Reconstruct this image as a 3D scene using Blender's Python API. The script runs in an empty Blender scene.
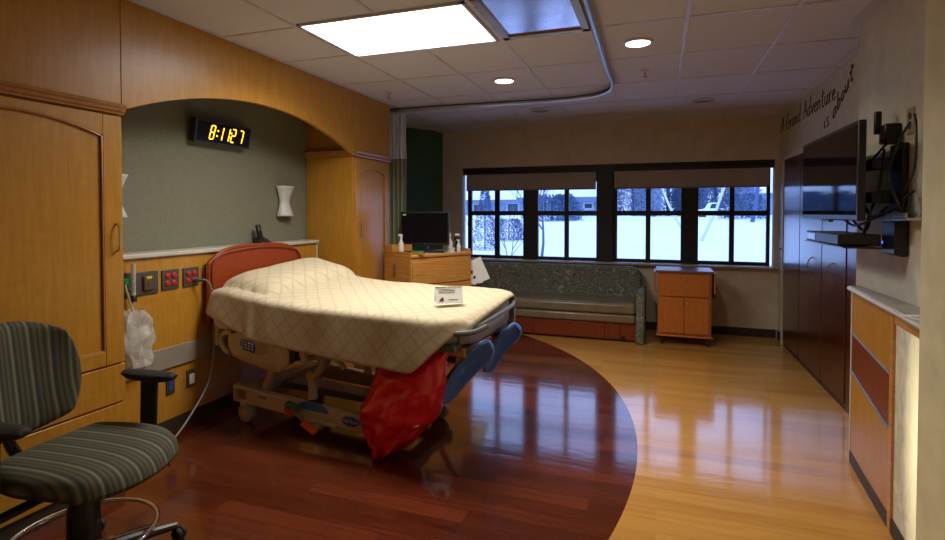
import bpy, bmesh, math, random
from mathutils import Vector, Matrix, noise
random.seed(7)
C = bpy.context.scene.collection
R = math.radians
# ------------------------------------------------------------------ camera model (used to survey points)
F, CX, CY, EYE = 532.0, 472.5, 225.0, 1.519
YAW, PT = math.atan(185.5/F), math.atan(12/F)
def ray(px, py):
    a = (px-CX)/F; b = -(py-CY)/F
    f = math.cos(PT)+b*math.sin(PT); u = -math.sin(PT)+b*math.cos(PT)
    return (a*math.cos(YAW)-f*math.sin(YAW), a*math.sin(YAW)+f*math.cos(YAW), u)
def at(px, py, Y):
    d = ray(px, py); t = Y/d[1]
    return Vector((d[0]*t, Y, EYE+d[2]*t))
# ------------------------------------------------------------------ materials
def newmat(name):
    m = bpy.data.materials.new(name); m.use_nodes = True
    nt = m.node_tree; return m, nt, nt.nodes['Principled BSDF']
def nd(nt, t, **kw):
    n = nt.nodes.new(t)
    for k, v in kw.items():
        if k in n.inputs: n.inputs[k].default_value = v
        else: setattr(n, k, v)
    return n
def coords(nt, scale=(1, 1, 1), rot=(0, 0, 0), src='Object'):
    tc = nt.nodes.new('ShaderNodeTexCoord'); mp = nt.nodes.new('ShaderNodeMapping')
    mp.inputs['Scale'].default_value = scale; mp.inputs['Rotation'].default_value = rot
    nt.links.new(tc.outputs[src], mp.inputs['Vector']); return mp.outputs['Vector']
def ramp(nt, fac, stops, interp='LINEAR'):
    r = nt.nodes.new('ShaderNodeValToRGB'); r.color_ramp.interpolation = interp
    e = r.color_ramp.elements
    while len(e) < len(stops): e.new(0.5)
    for i, (p, c) in enumerate(stops):
        e[i].position = p; e[i].color = (*c, 1)
    nt.links.new(fac, r.inputs['Fac']); return r.outputs['Color']
def bump(nt, b, h, strength=.2, dist=.01):
    n = nd(nt, 'ShaderNodeBump', Strength=strength, Distance=dist)
    nt.links.new(h, n.inputs['Height']); nt.links.new(n.outputs['Normal'], b.inputs['Normal'])
def plain(name, col, rough=.5, metal=0, var=.08, scale=8, bmp=0, bscale=60, coat=0, spec=.5):
    m, nt, b = newmat(name)
    v = coords(nt)
    n = nd(nt, 'ShaderNodeTexNoise', Scale=scale, Detail=3.0); nt.links.new(v, n.inputs['Vector'])
    c = ramp(nt, n.outputs['Fac'], [(.3, tuple(x*(1-var) for x in col)), (.7, tuple(min(1, x*(1+var)) for x in col))])
    nt.links.new(c, b.inputs['Base Color'])
    b.inputs['Roughness'].default_value = rough; b.inputs['Metallic'].default_value = metal
    b.inputs['Coat Weight'].default_value = coat; b.inputs['Specular IOR Level'].default_value = spec
    if bmp:
        n2 = nd(nt, 'ShaderNodeTexNoise', Scale=bscale, Detail=2.0); nt.links.new(v, n2.inputs['Vector'])
        bump(nt, b, n2.outputs['Fac'], bmp, .005)
    return m
def wood(name, c1, c2, scale=(14, 14, 1.2), rough=.35, fig=.25, coat=.2):
    m, nt, b = newmat(name)
    v = coords(nt, scale)
    n = nd(nt, 'ShaderNodeTexNoise', Scale=3.0, Detail=6.0, Roughness=.6, Distortion=.6); nt.links.new(v, n.inputs['Vector'])
    v2 = coords(nt, (1.2, 1.2, 3.5))
    n2 = nd(nt, 'ShaderNodeTexNoise', Scale=9.0, Detail=2.0); nt.links.new(v2, n2.inputs['Vector'])
    mx = nd(nt, 'ShaderNodeMix'); mx.inputs[0].default_value = fig
    nt.links.new(n.outputs['Fac'], mx.inputs[2]); nt.links.new(n2.outputs['Fac'], mx.inputs[3])
    c = ramp(nt, mx.outputs[0], [(.32, c1), (.68, c2)])
    nt.links.new(c, b.inputs['Base Color']); b.inputs['Roughness'].default_value = rough
    b.inputs['Coat Weight'].default_value = coat; b.inputs['Coat Roughness'].default_value = min(.25, rough*.6)
    bump(nt, b, n.outputs['Fac'], .04, .003)
    return m
def emit(name, col, s):
    m, nt, b = newmat(name)
    b.inputs['Base Color'].default_value = (*col, 1); b.inputs['Emission Color'].default_value = (*col, 1)
    b.inputs['Emission Strength'].default_value = s; b.inputs['Roughness'].default_value = .4
    return m
M = {}
M['maple'] = wood('maple_veneer', (.41, .185, .017), (.55, .27, .033))
M['maple_dark'] = wood('maple_edge', (.34, .135, .025), (.45, .20, .045))
M['cherry'] = wood('cherry_veneer', (.040, .008, .006), (.075, .014, .008), rough=.28, fig=.15, coat=.6)
M['cherry_mid'] = wood('cherry_red', (.22, .030, .003), (.31, .048, .005), scale=(1.2, 14, 14), rough=.4, coat=0)
M['cherry_band'] = wood('cherry_band', (.16, .026, .008), (.22, .04, .012), rough=.38)
M['oak_h'] = wood('honey_oak', (.44, .185, .040), (.66, .33, .085), scale=(1.5, 1.5, 16), rough=.35, fig=.1)
M['cart_wood'] = wood('orange_maple', (.46, .135, .020), (.58, .19, .032), rough=.35)
M['wall'] = plain('beige_paint', (.66, .59, .48), .7, bmp=.05, bscale=200)
M['wall_right'] = plain('pale_paint', (.66, .64, .52), .7, bmp=.05, bscale=200)
M['wall_near'] = plain('cream_paint', (.70, .66, .43), .7, bmp=.05, bscale=200)
M['sill'] = plain('window_sill_stone', (.50, .46, .40), .35)
M['niche'] = plain('sage_wallcovering', (.20, .205, .145), .8, var=.08, scale=60, bmp=.3, bscale=160)
M['green'] = plain('green_paint', (.05, .13, .10), .6)
M['base'] = plain('brown_vinyl', (.045, .028, .020), .5)
M['black'] = plain('black_plastic', (.012, .012, .013), .35)
M['black_matte'] = plain('black_rubber', (.015, .015, .016), .7)
M['frame'] = plain('dark_bronze_frame', (.014, .013, .016), .45)
M['screen'] = plain('black_screen', (.004, .004, .006), .05, spec=.4)
M['chrome'] = plain('chrome', (.85, .85, .85), .1, 1)
M['nickel'] = plain('brushed_nickel', (.55, .52, .48), .3, 1)
M['white'] = plain('white_plastic', (.75, .75, .73), .4)
M['paper'] = plain('white_paper', (.82, .84, .84), .8, var=.02)
M['ink'] = plain('black_ink', (.03, .03, .035), .6)
M['tbar'] = plain('ceiling_grid_metal', (.62, .60, .68), .4)
M['bed_beige'] = plain('bed_beige', (.50, .42, .30), .45)
M['bed_grey'] = plain('bed_grey_metal', (.22, .24, .26), .35, .6)
M['rubber'] = plain('grey_rubber', (.10, .105, .11), .5)
M['wheel'] = plain('grey_wheel', (.34, .32, .29), .5)
M['blue'] = plain('blue_moulded_foam', (.10, .26, .85), .35, coat=.4)
M['blue_label'] = plain('blue_label', (.03, .07, .30), .4)
M['purple'] = plain('purple_label', (.20, .06, .28), .4)
M['orange'] = plain('orange_pedal', (.75, .12, .015), .45)
M['green_pedal'] = plain('green_pedal', (.02, .20, .07), .45)
M['red_outlet'] = plain('red_outlet', (.55, .012, .012), .4)
M['plate'] = plain('steel_cover_plate', (.10, .095, .09), .4, .5)
M['grey_panel'] = plain('grey_bumper', (.30, .26, .20), .5)
M['shelf_edge'] = plain('grey_solid_surface', (.55, .53, .45), .35)
M['mattress'] = plain('mattress_ticking', (.35, .38, .42), .6)
M['linen'] = plain('white_linen', (.72, .72, .70), .8)
M['vinyl'] = plain('tan_vinyl', (.20, .16, .10), .28, var=.15, bmp=.1, bscale=40)
M['snow'] = plain('snow', (.86, .88, .90), .9, var=.03, scale=.5, bmp=.3, bscale=1.5)
M['siding'] = plain('blue_siding', (.22, .34, .50), .8)
M['brick'] = plain('dark_siding', (.14, .20, .32), .8)
M['trim_white'] = plain('white_trim', (.55, .6, .65), .7)
M['housewin'] = plain('house_window', (.03, .05, .12), .3)
M['bark'] = plain('frosted_bark', (.08, .12, .24), .9)
M['snowbark'] = plain('snowy_bark', (.6, .65, .7), .9)
M['needle'] = plain('frosted_needles', (.10, .16, .28), .9, var=.4, scale=6)
M['hedge'] = plain('frosted_twigs', (.30, .38, .52), .9, var=.4, scale=5)
M['greenbox'] = plain('green_plastic', (.03, .30, .05), .4)
M['sconce'] = plain('frosted_glass_shade', (.62, .62, .62), .4)
M['led'] = emit('amber_led', (1.0, .50, .01), 3.5)
M['blue_led'] = emit('blue_led', (.05, .15, 1.0), 3.0)
M['green_led'] = plain('green_gauge', (.01, .22, .07), .4)
M['yellow'] = plain('yellow_label', (.75, .55, .02), .5)
M['panel_light'] = emit('fluorescent_diffuser', (1.0, .97, .97), 6)
M['bulb'] = emit('downlight_lens', (1.0, .95, .9), 8)
M['unlit'] = plain('unlit_lens', (.20, .17, .16), .3)
M['brass'] = plain('brass_trim', (.45, .30, .14), .35, .8)

# acoustic tile
m, nt, b = newmat('acoustic_tile'); M['ceiling'] = m
v = coords(nt); n = nd(nt, 'ShaderNodeTexNoise', Scale=90.0, Detail=3.0); nt.links.new(v, n.inputs['Vector'])
nt.links.new(ramp(nt, n.outputs['Fac'], [(.3, (.64, .66, .74)), (.6, (.72, .74, .82))]), b.inputs['Base Color'])
b.inputs['Roughness'].default_value = .9; bump(nt, b, n.outputs['Fac'], .25, .004)
# floor: cherry planks inside a big circle, maple planks outside
m, nt, b = newmat('plank_floor'); M['floor'] = m
L = nt.links
geo = nt.nodes.new('ShaderNodeNewGeometry')
sub = nd(nt, 'ShaderNodeVectorMath', operation='SUBTRACT'); sub.inputs[1].default_value = (-4.06, 3.38, 0)
L.new(geo.outputs['Position'], sub.inputs[0])
ln = nd(nt, 'ShaderNodeVectorMath', operation='LENGTH'); L.new(sub.outputs[0], ln.inputs[0])
lt = nd(nt, 'ShaderNodeMath', operation='LESS_THAN'); lt.inputs[1].default_value = 3.95; L.new(ln.outputs['Value'], lt.inputs[0])
def planks(rot, w, h, a, bb, mort):
    mp = nt.nodes.new('ShaderNodeMapping'); mp.inputs['Rotation'].default_value = (0, 0, rot)
    L.new(geo.outputs['Position'], mp.inputs['Vector'])
    br = nd(nt, 'ShaderNodeTexBrick', offset=.37, Scale=1.0); br.inputs['Brick Width'].default_value = w
    br.inputs['Row Height'].default_value = h; br.inputs['Mortar Size'].default_value = .0012; br.inputs['Bias'].default_value = 0
    br.inputs['Color1'].default_value = (0, 0, 0, 1); br.inputs['Color2'].default_value = (1, 1, 1, 1); br.inputs['Mortar'].default_value = (.2, .2, .2, 1)
    L.new(mp.outputs[0], br.inputs['Vector'])
    m2 = nt.nodes.new('ShaderNodeMapping'); m2.inputs['Scale'].default_value = (1.2, 22, 1); L.new(mp.outputs[0], m2.inputs['Vector'])
    ns = nd(nt, 'ShaderNodeTexNoise', Scale=1.6, Detail=7.0, Roughness=.62, Distortion=.8); L.new(m2.outputs[0], ns.inputs['Vector'])
    mx = nd(nt, 'ShaderNodeMix'); mx.inputs[0].default_value = .33
    L.new(ns.outputs['Fac'], mx.inputs[2]); L.new(br.outputs['Color'], mx.inputs[3])
    return ramp(nt, mx.outputs[0], [(.22, a), (.75, bb)]), ns.outputs['Fac']
dark, dn = planks(.0, .9, .105, (.045, .009, .004), (.155, .034, .013), 0)
light, lnn = planks(.0, 1.4, .11, (.44, .205, .045), (.68, .37, .095), 0)
mx = nd(nt, 'ShaderNodeMix', data_type='RGBA'); L.new(lt.outputs[0], mx.inputs[0]); L.new(light, mx.inputs[6]); L.new(dark, mx.inputs[7])
L.new(mx.outputs[2], b.inputs['Base Color'])
b.inputs['Roughness'].default_value = .12; b.inputs['Specular IOR Level'].default_value = .6
b.inputs['Coat Weight'].default_value = .25; b.inputs['Coat Roughness'].default_value = .08
n = nd(nt, 'ShaderNodeTexNoise', Scale=3.0, Detail=3.0)
m2 = nt.nodes.new('ShaderNodeMapping'); m2.inputs['Scale'].default_value = (1, 4, 1); L.new(geo.outputs['Position'], m2.inputs['Vector']); L.new(m2.outputs[0], n.inputs['Vector'])
bump(nt, b, n.outputs['Fac'], .12, .01)
# blanket: quilted lattice from the sheet's own UV
m, nt, b = newmat('quilted_blanket'); M['blanket'] = m
h = []
for a in (45, -45):
    v = coords(nt, (1, 1, 1), (0, 0, R(a)), 'UV')
    w = nd(nt, 'ShaderNodeTexWave', wave_type='BANDS', Scale=3.6, Distortion=1.3); w.inputs['Detail Scale'].default_value = 2
    nt.links.new(v, w.inputs['Vector'])
    p = nd(nt, 'ShaderNodeMath', operation='POWER'); p.inputs[1].default_value = 16; nt.links.new(w.outputs['Fac'], p.inputs[0]); h.append(p.outputs[0])
mxm = nd(nt, 'ShaderNodeMath', operation='MAXIMUM'); nt.links.new(h[0], mxm.inputs[0]); nt.links.new(h[1], mxm.inputs[1])
nt.links.new(ramp(nt, mxm.outputs[0], [(0, (.57, .50, .35)), (1, (.47, .40, .26))]), b.inputs['Base Color'])
b.inputs['Roughness'].default_value = .9; bump(nt, b, mxm.outputs[0], -.9, .014)
b.inputs['Sheen Weight'].default_value = .2
# striped chair cloth
def stripes(name, axis):
    m, nt, b = newmat(name)
    tc = nt.nodes.new('ShaderNodeTexCoord'); s = nt.nodes.new('ShaderNodeSeparateXYZ'); nt.links.new(tc.outputs['Object'], s.inputs[0])
    ns = nd(nt, 'ShaderNodeTexNoise', Scale=2.2, Detail=1.0); nt.links.new(tc.outputs['Object'], ns.inputs['Vector'])
    ad = nd(nt, 'ShaderNodeMath', operation='MULTIPLY_ADD'); nt.links.new(ns.outputs['Fac'], ad.inputs[0]); ad.inputs[1].default_value = .03; nt.links.new(s.outputs[axis], ad.inputs[2])
    mu = nd(nt, 'ShaderNodeMath', operation='MULTIPLY'); nt.links.new(ad.outputs[0], mu.inputs[0]); mu.inputs[1].default_value = 15.0
    fr = nd(nt, 'ShaderNodeMath', operation='FRACT'); nt.links.new(mu.outputs[0], fr.inputs[0])
    dk, ol, tn, lg = (.030, .034, .028), (.090, .092, .052), (.130, .085, .035), (.19, .20, .14)
    c = ramp(nt, fr.outputs[0], [(0, dk), (.16, ol), (.30, dk), (.40, tn), (.46, ol), (.60, dk), (.70, ol), (.80, lg), (.86, ol), (.94, dk)], 'LINEAR')
    nt.links.new(c, b.inputs['Base Color']); b.inputs['Roughness'].default_value = .85
    return m
M['stripe'] = stripes('striped_fabric', 1)
# sofa cloth with curling leaf lines
m, nt, b = newmat('leaf_pattern_fabric'); M['leaf'] = m
v = coords(nt, (1, 1, 1))
n = nd(nt, 'ShaderNodeTexNoise', Scale=6.5, Detail=1.0, Distortion=2.0); nt.links.new(v, n.inputs['Vector'])
mu = nd(nt, 'ShaderNodeMath', operation='MULTIPLY'); mu.inputs[1].default_value = 7; nt.links.new(n.outputs['Fac'], mu.inputs[0])
fr = nd(nt, 'ShaderNodeMath', operation='FRACT'); nt.links.new(mu.outputs[0], fr.inputs[0])
nt.links.new(ramp(nt, fr.outputs[0], [(0, (.10, .115, .095)), (.45, (.12, .132, .108)), (.62, (.36, .38, .31)), (.8, (.11, .122, .10))]), b.inputs['Base Color'])
b.inputs['Roughness'].default_value = .8
# glass
m = bpy.data.materials.new('clear_glass'); m.use_nodes = True; nt = m.node_tree; nt.nodes.clear(); M['glass'] = m
o_ = nt.nodes.new('ShaderNodeOutputMaterial'); ms = nt.nodes.new('ShaderNodeMixShader'); t = nt.nodes.new('ShaderNodeBsdfTransparent')
g = nd(nt, 'ShaderNodeBsdfGlossy', Roughness=.02); fz = nd(nt, 'ShaderNodeFresnel', IOR=1.3)
nt.links.new(fz.outputs[0], ms.inputs[0]); nt.links.new(t.outputs[0], ms.inputs[1]); nt.links.new(g.outputs[0], ms.inputs[2]); nt.links.new(ms.outputs[0], o_.inputs[0])
def plastic(name, col, alpha, rough=.25, trans=0.0):
    m, nt, b = newmat(name); b.inputs['Base Color'].default_value = (*col, 1); b.inputs['Alpha'].default_value = alpha
    b.inputs['Roughness'].default_value = rough
    v = coords(nt); n = nd(nt, 'ShaderNodeTexNoise', Scale=16.0, Detail=5.0, Distortion=1.5); nt.links.new(v, n.inputs['Vector'])
    nt.links.new(ramp(nt, n.outputs['Fac'], [(.3, tuple(c*.6 for c in col)), (.7, col)]), b.inputs['Base Color'])
    bump(nt, b, n.outputs['Fac'], .35, .015)
    return m
M['redbag'] = plain('red_plastic_film', (.72, .006, .030), .2, bmp=.6, bscale=30, coat=.5)
M['clearbag'] = plastic('clear_plastic_film', (.85, .85, .82), .6, .25)
M['clear_tube'] = plastic('clear_tubing', (.7, .72, .66), .7, .2)
M['glass_shelf'] = plain('smoked_glass', (.02, .022, .03), .1)
# curtain
M['curtain'] = plain('grey_green_curtain', (.26, .27, .18), .9, var=.2, scale=3)
m, nt, b = newmat('curtain_mesh'); M['mesh'] = m; b.inputs['Base Color'].default_value = (.70, .70, .72, 1); b.inputs['Alpha'].default_value = .8; b.inputs['Roughness'].default_value = .9
# alabaster glow panel
m, nt, b = newmat('alabaster_panel'); M['alabaster'] = m
v = coords(nt, (2, 2, 1.3)); n = nd(nt, 'ShaderNodeTexNoise', Scale=4.0, Detail=5.0, Distortion=2.0); nt.links.new(v, n.inputs['Vector'])
cc = ramp(nt, n.outputs['Fac'], [(.35, (.42, .40, .36)), (.6, (.60, .58, .50))]); nt.links.new(cc, b.inputs['Base Color'])
tc = nt.nodes.new('ShaderNodeTexCoord'); vm = nd(nt, 'ShaderNodeVectorMath', operation='DISTANCE'); vm.inputs[1].default_value = (1.05, 2.75, .52)
mp = nt.nodes.new('ShaderNodeMapping'); mp.inputs['Scale'].default_value = (1, 2.2, .6); vm.inputs[1].default_value = (-.12, (2.70-3.2)*2.2, .55*.6)
nt.links.new(tc.outputs['Object'], mp.inputs[0]); nt.links.new(mp.outputs[0], vm.inputs[0])
mr = nd(nt, 'ShaderNodeMapRange'); mr.inputs['From Min'].default_value = .0; mr.inputs['From Max'].default_value = .42; mr.inputs['To Min'].default_value = 1.1; mr.inputs['To Max'].default_value = .08
nt.links.new(vm.outputs['Value'], mr.inputs['Value']); nt.links.new(mr.outputs[0], b.inputs['Emission Strength']); b.inputs['Emission Color'].default_value = (1, .86, .45, 1)

# ------------------------------------------------------------------ mesh helpers
class MB:
    def __init__(s): s.bm = bmesh.new()
    def box(s, x0, x1, y0, y1, z0, z1, rot=None, org=(0, 0, 0)):
        vs = [s.bm.verts.new(Vector((x, y, z))) for x in (x0, x1) for y in (y0, y1) for z in (z0, z1)]
        for f in ((0, 1, 3, 2), (4, 6, 7, 5), (0, 4, 5, 1), (2, 3, 7, 6), (0, 2, 6, 4), (1, 5, 7, 3)): s.bm.faces.new([vs[i] for i in f])
        if rot:
            for v in vs: v.co = rot @ (v.co-Vector(org)) + Vector(org)
        return s
    def prism(s, pts, d):
        d = Vector(d); a = [s.bm.verts.new(Vector(p)) for p in pts]; b = [s.bm.verts.new(Vector(p)+d) for p in pts]
        s.bm.faces.new(a); s.bm.faces.new(b[::-1]); n = len(a)
        for i in range(n): s.bm.faces.new([a[i], b[i], b[(i+1) % n], a[(i+1) % n]])
        return s
    def tube(s, pts, r, n=8, cap=True):
        pts = [Vector(p) for p in pts]; rs = r if isinstance(r, (list, tuple)) else [r]*len(pts)
        rings = []; up = None
        for i, p in enumerate(pts):
            t = (pts[min(i+1, len(pts)-1)]-pts[max(i-1, 0)]).normalized()
            if up is None: up = t.orthogonal().normalized()
            up = (up-t*up.dot(t)); up = up.normalized() if up.length > 1e-5 else t.orthogonal().normalized()
            bi = t.cross(up)
            rings.append([s.bm.verts.new(p+(up*math.cos(2*math.pi*k/n)+bi*math.sin(2*math.pi*k/n))*rs[i]) for k in range(n)])
        for a, b in zip(rings, rings[1:]):
            for k in range(n): s.bm.faces.new([a[k], a[(k+1) % n], b[(k+1) % n], b[k]])
        if cap: s.bm.faces.new(rings[0][::-1]); s.bm.faces.new(rings[-1])
        return s
    def lathe(s, prof, c=(0, 0, 0), n=24, axis='z', sx=1, sy=1):
        c = Vector(c); rings = []
        for r, h in prof:
            ring = []
            for k in range(n):
                a = 2*math.pi*k/n; x, y = r*math.cos(a)*sx, r*math.sin(a)*sy
                p = {'z': (x, y, h), 'x': (h, x, y), 'y': (x, h, y)}[axis]
                ring.append(s.bm.verts.new(c+Vector(p)))
            rings.append(ring)
        for a, b in zip(rings, rings[1:]):
            for k in range(n): s.bm.faces.new([a[k], a[(k+1) % n], b[(k+1) % n], b[k]])
        s.bm.faces.new(rings[0][::-1]); s.bm.faces.new(rings[-1]); return s
    def grid(s, fn, nu, nv, uv=None, closed=False):
        vs = [[s.bm.verts.new(Vector(fn(i/nu, j/nv))) for j in range(nv+1)] for i in range(nu+1)]
        lay = s.bm.loops.layers.uv.verify() if uv else None
        for i in range(nu):
            for j in range(nv):
                f = s.bm.faces.new([vs[i][j], vs[i+1][j], vs[i+1][j+1], vs[i][j+1]])
                if uv:
                    for l, (a, b) in zip(f.loops, ((i, j), (i+1, j), (i+1, j+1), (i, j+1))): l[lay].uv = uv(a/nu, b/nv)
        return s
    def build(s, name, mat, parent=None, bev=0, smooth=True, solid=0, subd=0, seg=2, fixn=True):
        if fixn: bmesh.ops.recalc_face_normals(s.bm, faces=s.bm.faces)
        me = bpy.data.meshes.new(name); s.bm.to_mesh(me); s.bm.free()
        me.materials.append(mat if not isinstance(mat, str) else M[mat])
        if smooth:
            me.polygons.foreach_set('use_smooth', [True]*len(me.polygons)); me.set_sharp_from_angle(angle=R(42))
        o = bpy.data.objects.new(name, me); C.objects.link(o); o.parent = parent
        if solid: k = o.modifiers.new('s', 'SOLIDIFY'); k.thickness = solid; k.offset = 0
        if bev: k = o.modifiers.new('b', 'BEVEL'); k.width = bev; k.segments = seg; k.limit_method = 'ANGLE'; k.angle_limit = R(40)
        if subd: k = o.modifiers.new('u', 'SUBSURF'); k.levels = subd; k.render_levels = subd
        return o
def tag(o, label=None, cat=None, group=None, kind=None):
    if label: o['label'] = label
    if cat: o['category'] = cat
    if group: o['group'] = group
    if kind: o['kind'] = kind
    return o
def struct(o, label=None): o['kind'] = 'structure'; return tag(o, label)
def thing(name, label, cat, loc=(0, 0, 0), rz=0, group=None):
    o = bpy.data.objects.new(name, None); C.objects.link(o); o.location = loc; o.rotation_euler = (0, 0, rz); o.empty_display_size = .1
    return tag(o, label, cat, group)
def smoothpts(P, k=8):
    P = [Vector(p) for p in P]; out = []
    for i in range(len(P)-1):
        a, b, c, d = P[max(i-1, 0)], P[i], P[i+1], P[min(i+2, len(P)-1)]
        for j in range(k):
            t = j/k; out.append(.5*((2*b)+(c-a)*t+(2*a-5*b+4*c-d)*t*t+(3*b-a-3*c+d)*t**3))
    return out+[P[-1]]
def cable(name, pts, r, mat, label, cat, group=None, parent=None, k=8, n=7):
    o = MB().tube(smoothpts(pts, k), r, n).build(name, mat, parent)
    return tag(o, label, cat, group) if label else o
def text_mesh(name, body, size, mat, parent, mtx, ext=.001):
    cu = bpy.data.curves.new('t', 'FONT'); cu.body = body; cu.size = size; cu.extrude = ext; cu.align_x = 'CENTER'; cu.align_y = 'CENTER'
    tmp = bpy.data.objects.new('t', cu); C.objects.link(tmp); dg = bpy.context.evaluated_depsgraph_get()
    me = bpy.data.meshes.new_from_object(tmp.evaluated_get(dg)); bpy.data.objects.remove(tmp)
    me.transform(mtx); me.materials.clear(); me.materials.append(M[mat]); o = bpy.data.objects.new(name, me); C.objects.link(o); o.parent = parent
    return o
H = 2.7
XN, XF = -3.342, -2.78       # niche back, cabinet fronts
# ------------------------------------------------------------------ SETTING
struct(MB().box(-3.6, 1.6, -1.3, 7.3, -.1, 0).build('floor', 'floor', smooth=False), 'glossy floor, dark cherry planks inside a large curve and honey maple planks outside')
ce = struct(MB().box(-3.6, 1.6, -1.3, 7.4, H, H+.1).build('ceiling', 'ceiling', smooth=False), 'white acoustic tile ceiling')
g = MB()
for x in (-2.77, -2.18, -1.595, -1.01, -.425, .16, .75, 1.33): g.box(x-.012, x+.012, -1.2, 7.3, H-.006, H+.002)
for y in (-.45, .75, 1.5, 2.18, 2.85, 3.48, 4.26, 5.05, 5.84, 6.62): g.box(-3.34, 1.38, y-.012, y+.012, H-.005, H+.002)
g.build('ceiling_grid', 'tbar', ce, smooth=False)
struct(MB().box(XN-.12, XN, -1.2, 7.3, 0, H).build('wall_left', 'niche', smooth=False), 'sage textured wall at the back of the bed niche')
X0, X1, Z0, Z1 = -2.705, 1.335, .862, 2.172
w = MB(); w.box(-3.46, X0, 7.3, 7.45, 0, H); w.box(X1, 1.5, 7.3, 7.45, 0, H); w.box(X0, X1, 7.3, 7.45, 0, Z0); w.box(X0, X1, 7.3, 7.45, Z1, H)
struct(w.build('wall_back', 'wall', smooth=False), 'beige wall with the long window opening')
struct(MB().box(1.38, 1.5, -1.2, 7.3, 0, H).build('wall_right', 'wall_right', smooth=False), 'pale wall above the dark built-in closets')
struct(MB().box(-3.46, 1.5, -1.32, -1.2, 0, H).build('wall_front', 'wall', smooth=False))
struct(MB().box(1.17, 1.379, 2.5, 3.92, 0, H).build('wall_chase', 'wall_right', bev=.004), 'pale wall chase behind the television')
struct(MB().box(.955, 1.379, -1.2, 2.5, 0, H).build('wall_near', 'wall_near', bev=.006), 'cream wall end at the right edge')
struct(MB().prism([(-3.34, 6.58, 0), (-3.05, 7.05, 0), (-3.01, 7.299, 0), (-3.34, 7.299, 0)], (0, 0, H)).build('wall_column', 'green', bev=.004), 'dark green column in the far left corner')
struct(MB().box(-2.78, 1.36, 7.285, 7.3, 0, .10).box(1.372, 1.38, 6.96, 7.285, 0, .10).build('baseboard_back', 'base', bev=.003))
struct(MB().box(-3.18, -3.16, 2.12, 4.45, 0, .10).build('baseboard_left', 'base'))
struct(MB().box(X0-.0, X1+.03, 7.20, 7.42, .842, .866).build('trim_1', 'sill', bev=.006, smooth=True), 'pale window sill ledge running the length of the windows')
struct(MB().box(1.11, 1.379, 2.5, 3.87, 2.672, 2.699).build('trim_2', 'tbar', smooth=False))
# ---- windows
k = 7.4/7.3
def KX(x): return x*k
def KZ(z): return EYE+(z-EYE)*k
YF = 7.4
struct(MB().box(KX(-.775), KX(-.562), 7.33, YF+.06, Z0, Z1).build('trim_3', 'frame', bev=.004), 'wide dark post between the two windows')
struct(MB().box(X0, X1, 7.34, YF+.06, KZ(2.068), Z1+.005).build('trim_4', 'frame', bev=.004), 'dark header over the windows')
def window(name, cols, x0, x1, lab):
    g = MB(); z0, z1 = KZ(.868), KZ(2.08); gb, gt = KZ(.915), KZ(1.94); ba, bb = KZ(1.487), KZ(1.548)
    ya, yb = YF, YF+.05
    edges = [x0]+[KX(c) for p in cols for c in p]+[x1]
    for i in range(0, len(edges), 2): g.box(edges[i], edges[i+1], ya-(.02 if i in (4,) else 0), yb, z0, z1)
    for p in cols:
        a, b = KX(p[0])-.001, KX(p[1])+.001
        g.box(a, b, ya+.002, yb-.002, z0, gb); g.box(a, b, ya+.002, yb-.002, ba, bb); g.box(a, b, ya+.002, yb-.002, gt, z1)
    o = struct(g.build(name, 'frame', bev=.004), lab)
    MB().box(x0+.01, x1-.01, ya+.022, ya+.026, gb-.02, gt+.02).build('window_glass', 'glass', o, smooth=False)
    return o
window('window_1', [(-2.558, -2.21), (-2.139, -1.787), (-1.575, -1.213), (-1.152, -.783)], X0+.05, KX(-.77), 'left window, four dark framed lights over snow')
window('window_2', [(-.512, -.152), (-.091, .275), (.481, .838), (.895, 1.248)], KX(-.565), X1-.03, 'right window, four dark framed lights over snow')
for nm, a, b, lab in (('l', X0+.045, KX(-.785), 'grey roller shade rolled partly down over the left window'), ('r', KX(-.55), X1-.05, 'grey roller shade rolled partly down over the right window')):
    t = thing('roller_shade', lab, 'window shade', (0, 7.36, 1.83))
    t2 = MB().box(a, b, -.004, .0, .02, .26).build('shade_cloth', plain('shade_cloth', (.42, .38, .34), .8), t, smooth=False)
    MB().tube([(a, -.003, .018), (b, -.003, .018)], .010).build('bottom_bar', plain('shade_bar', (.24, .21, .19), .6), t)
    MB().tube([(a, 0, .285), (b, 0, .285)], .026, 12).build('roller', 'black', t)
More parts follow.
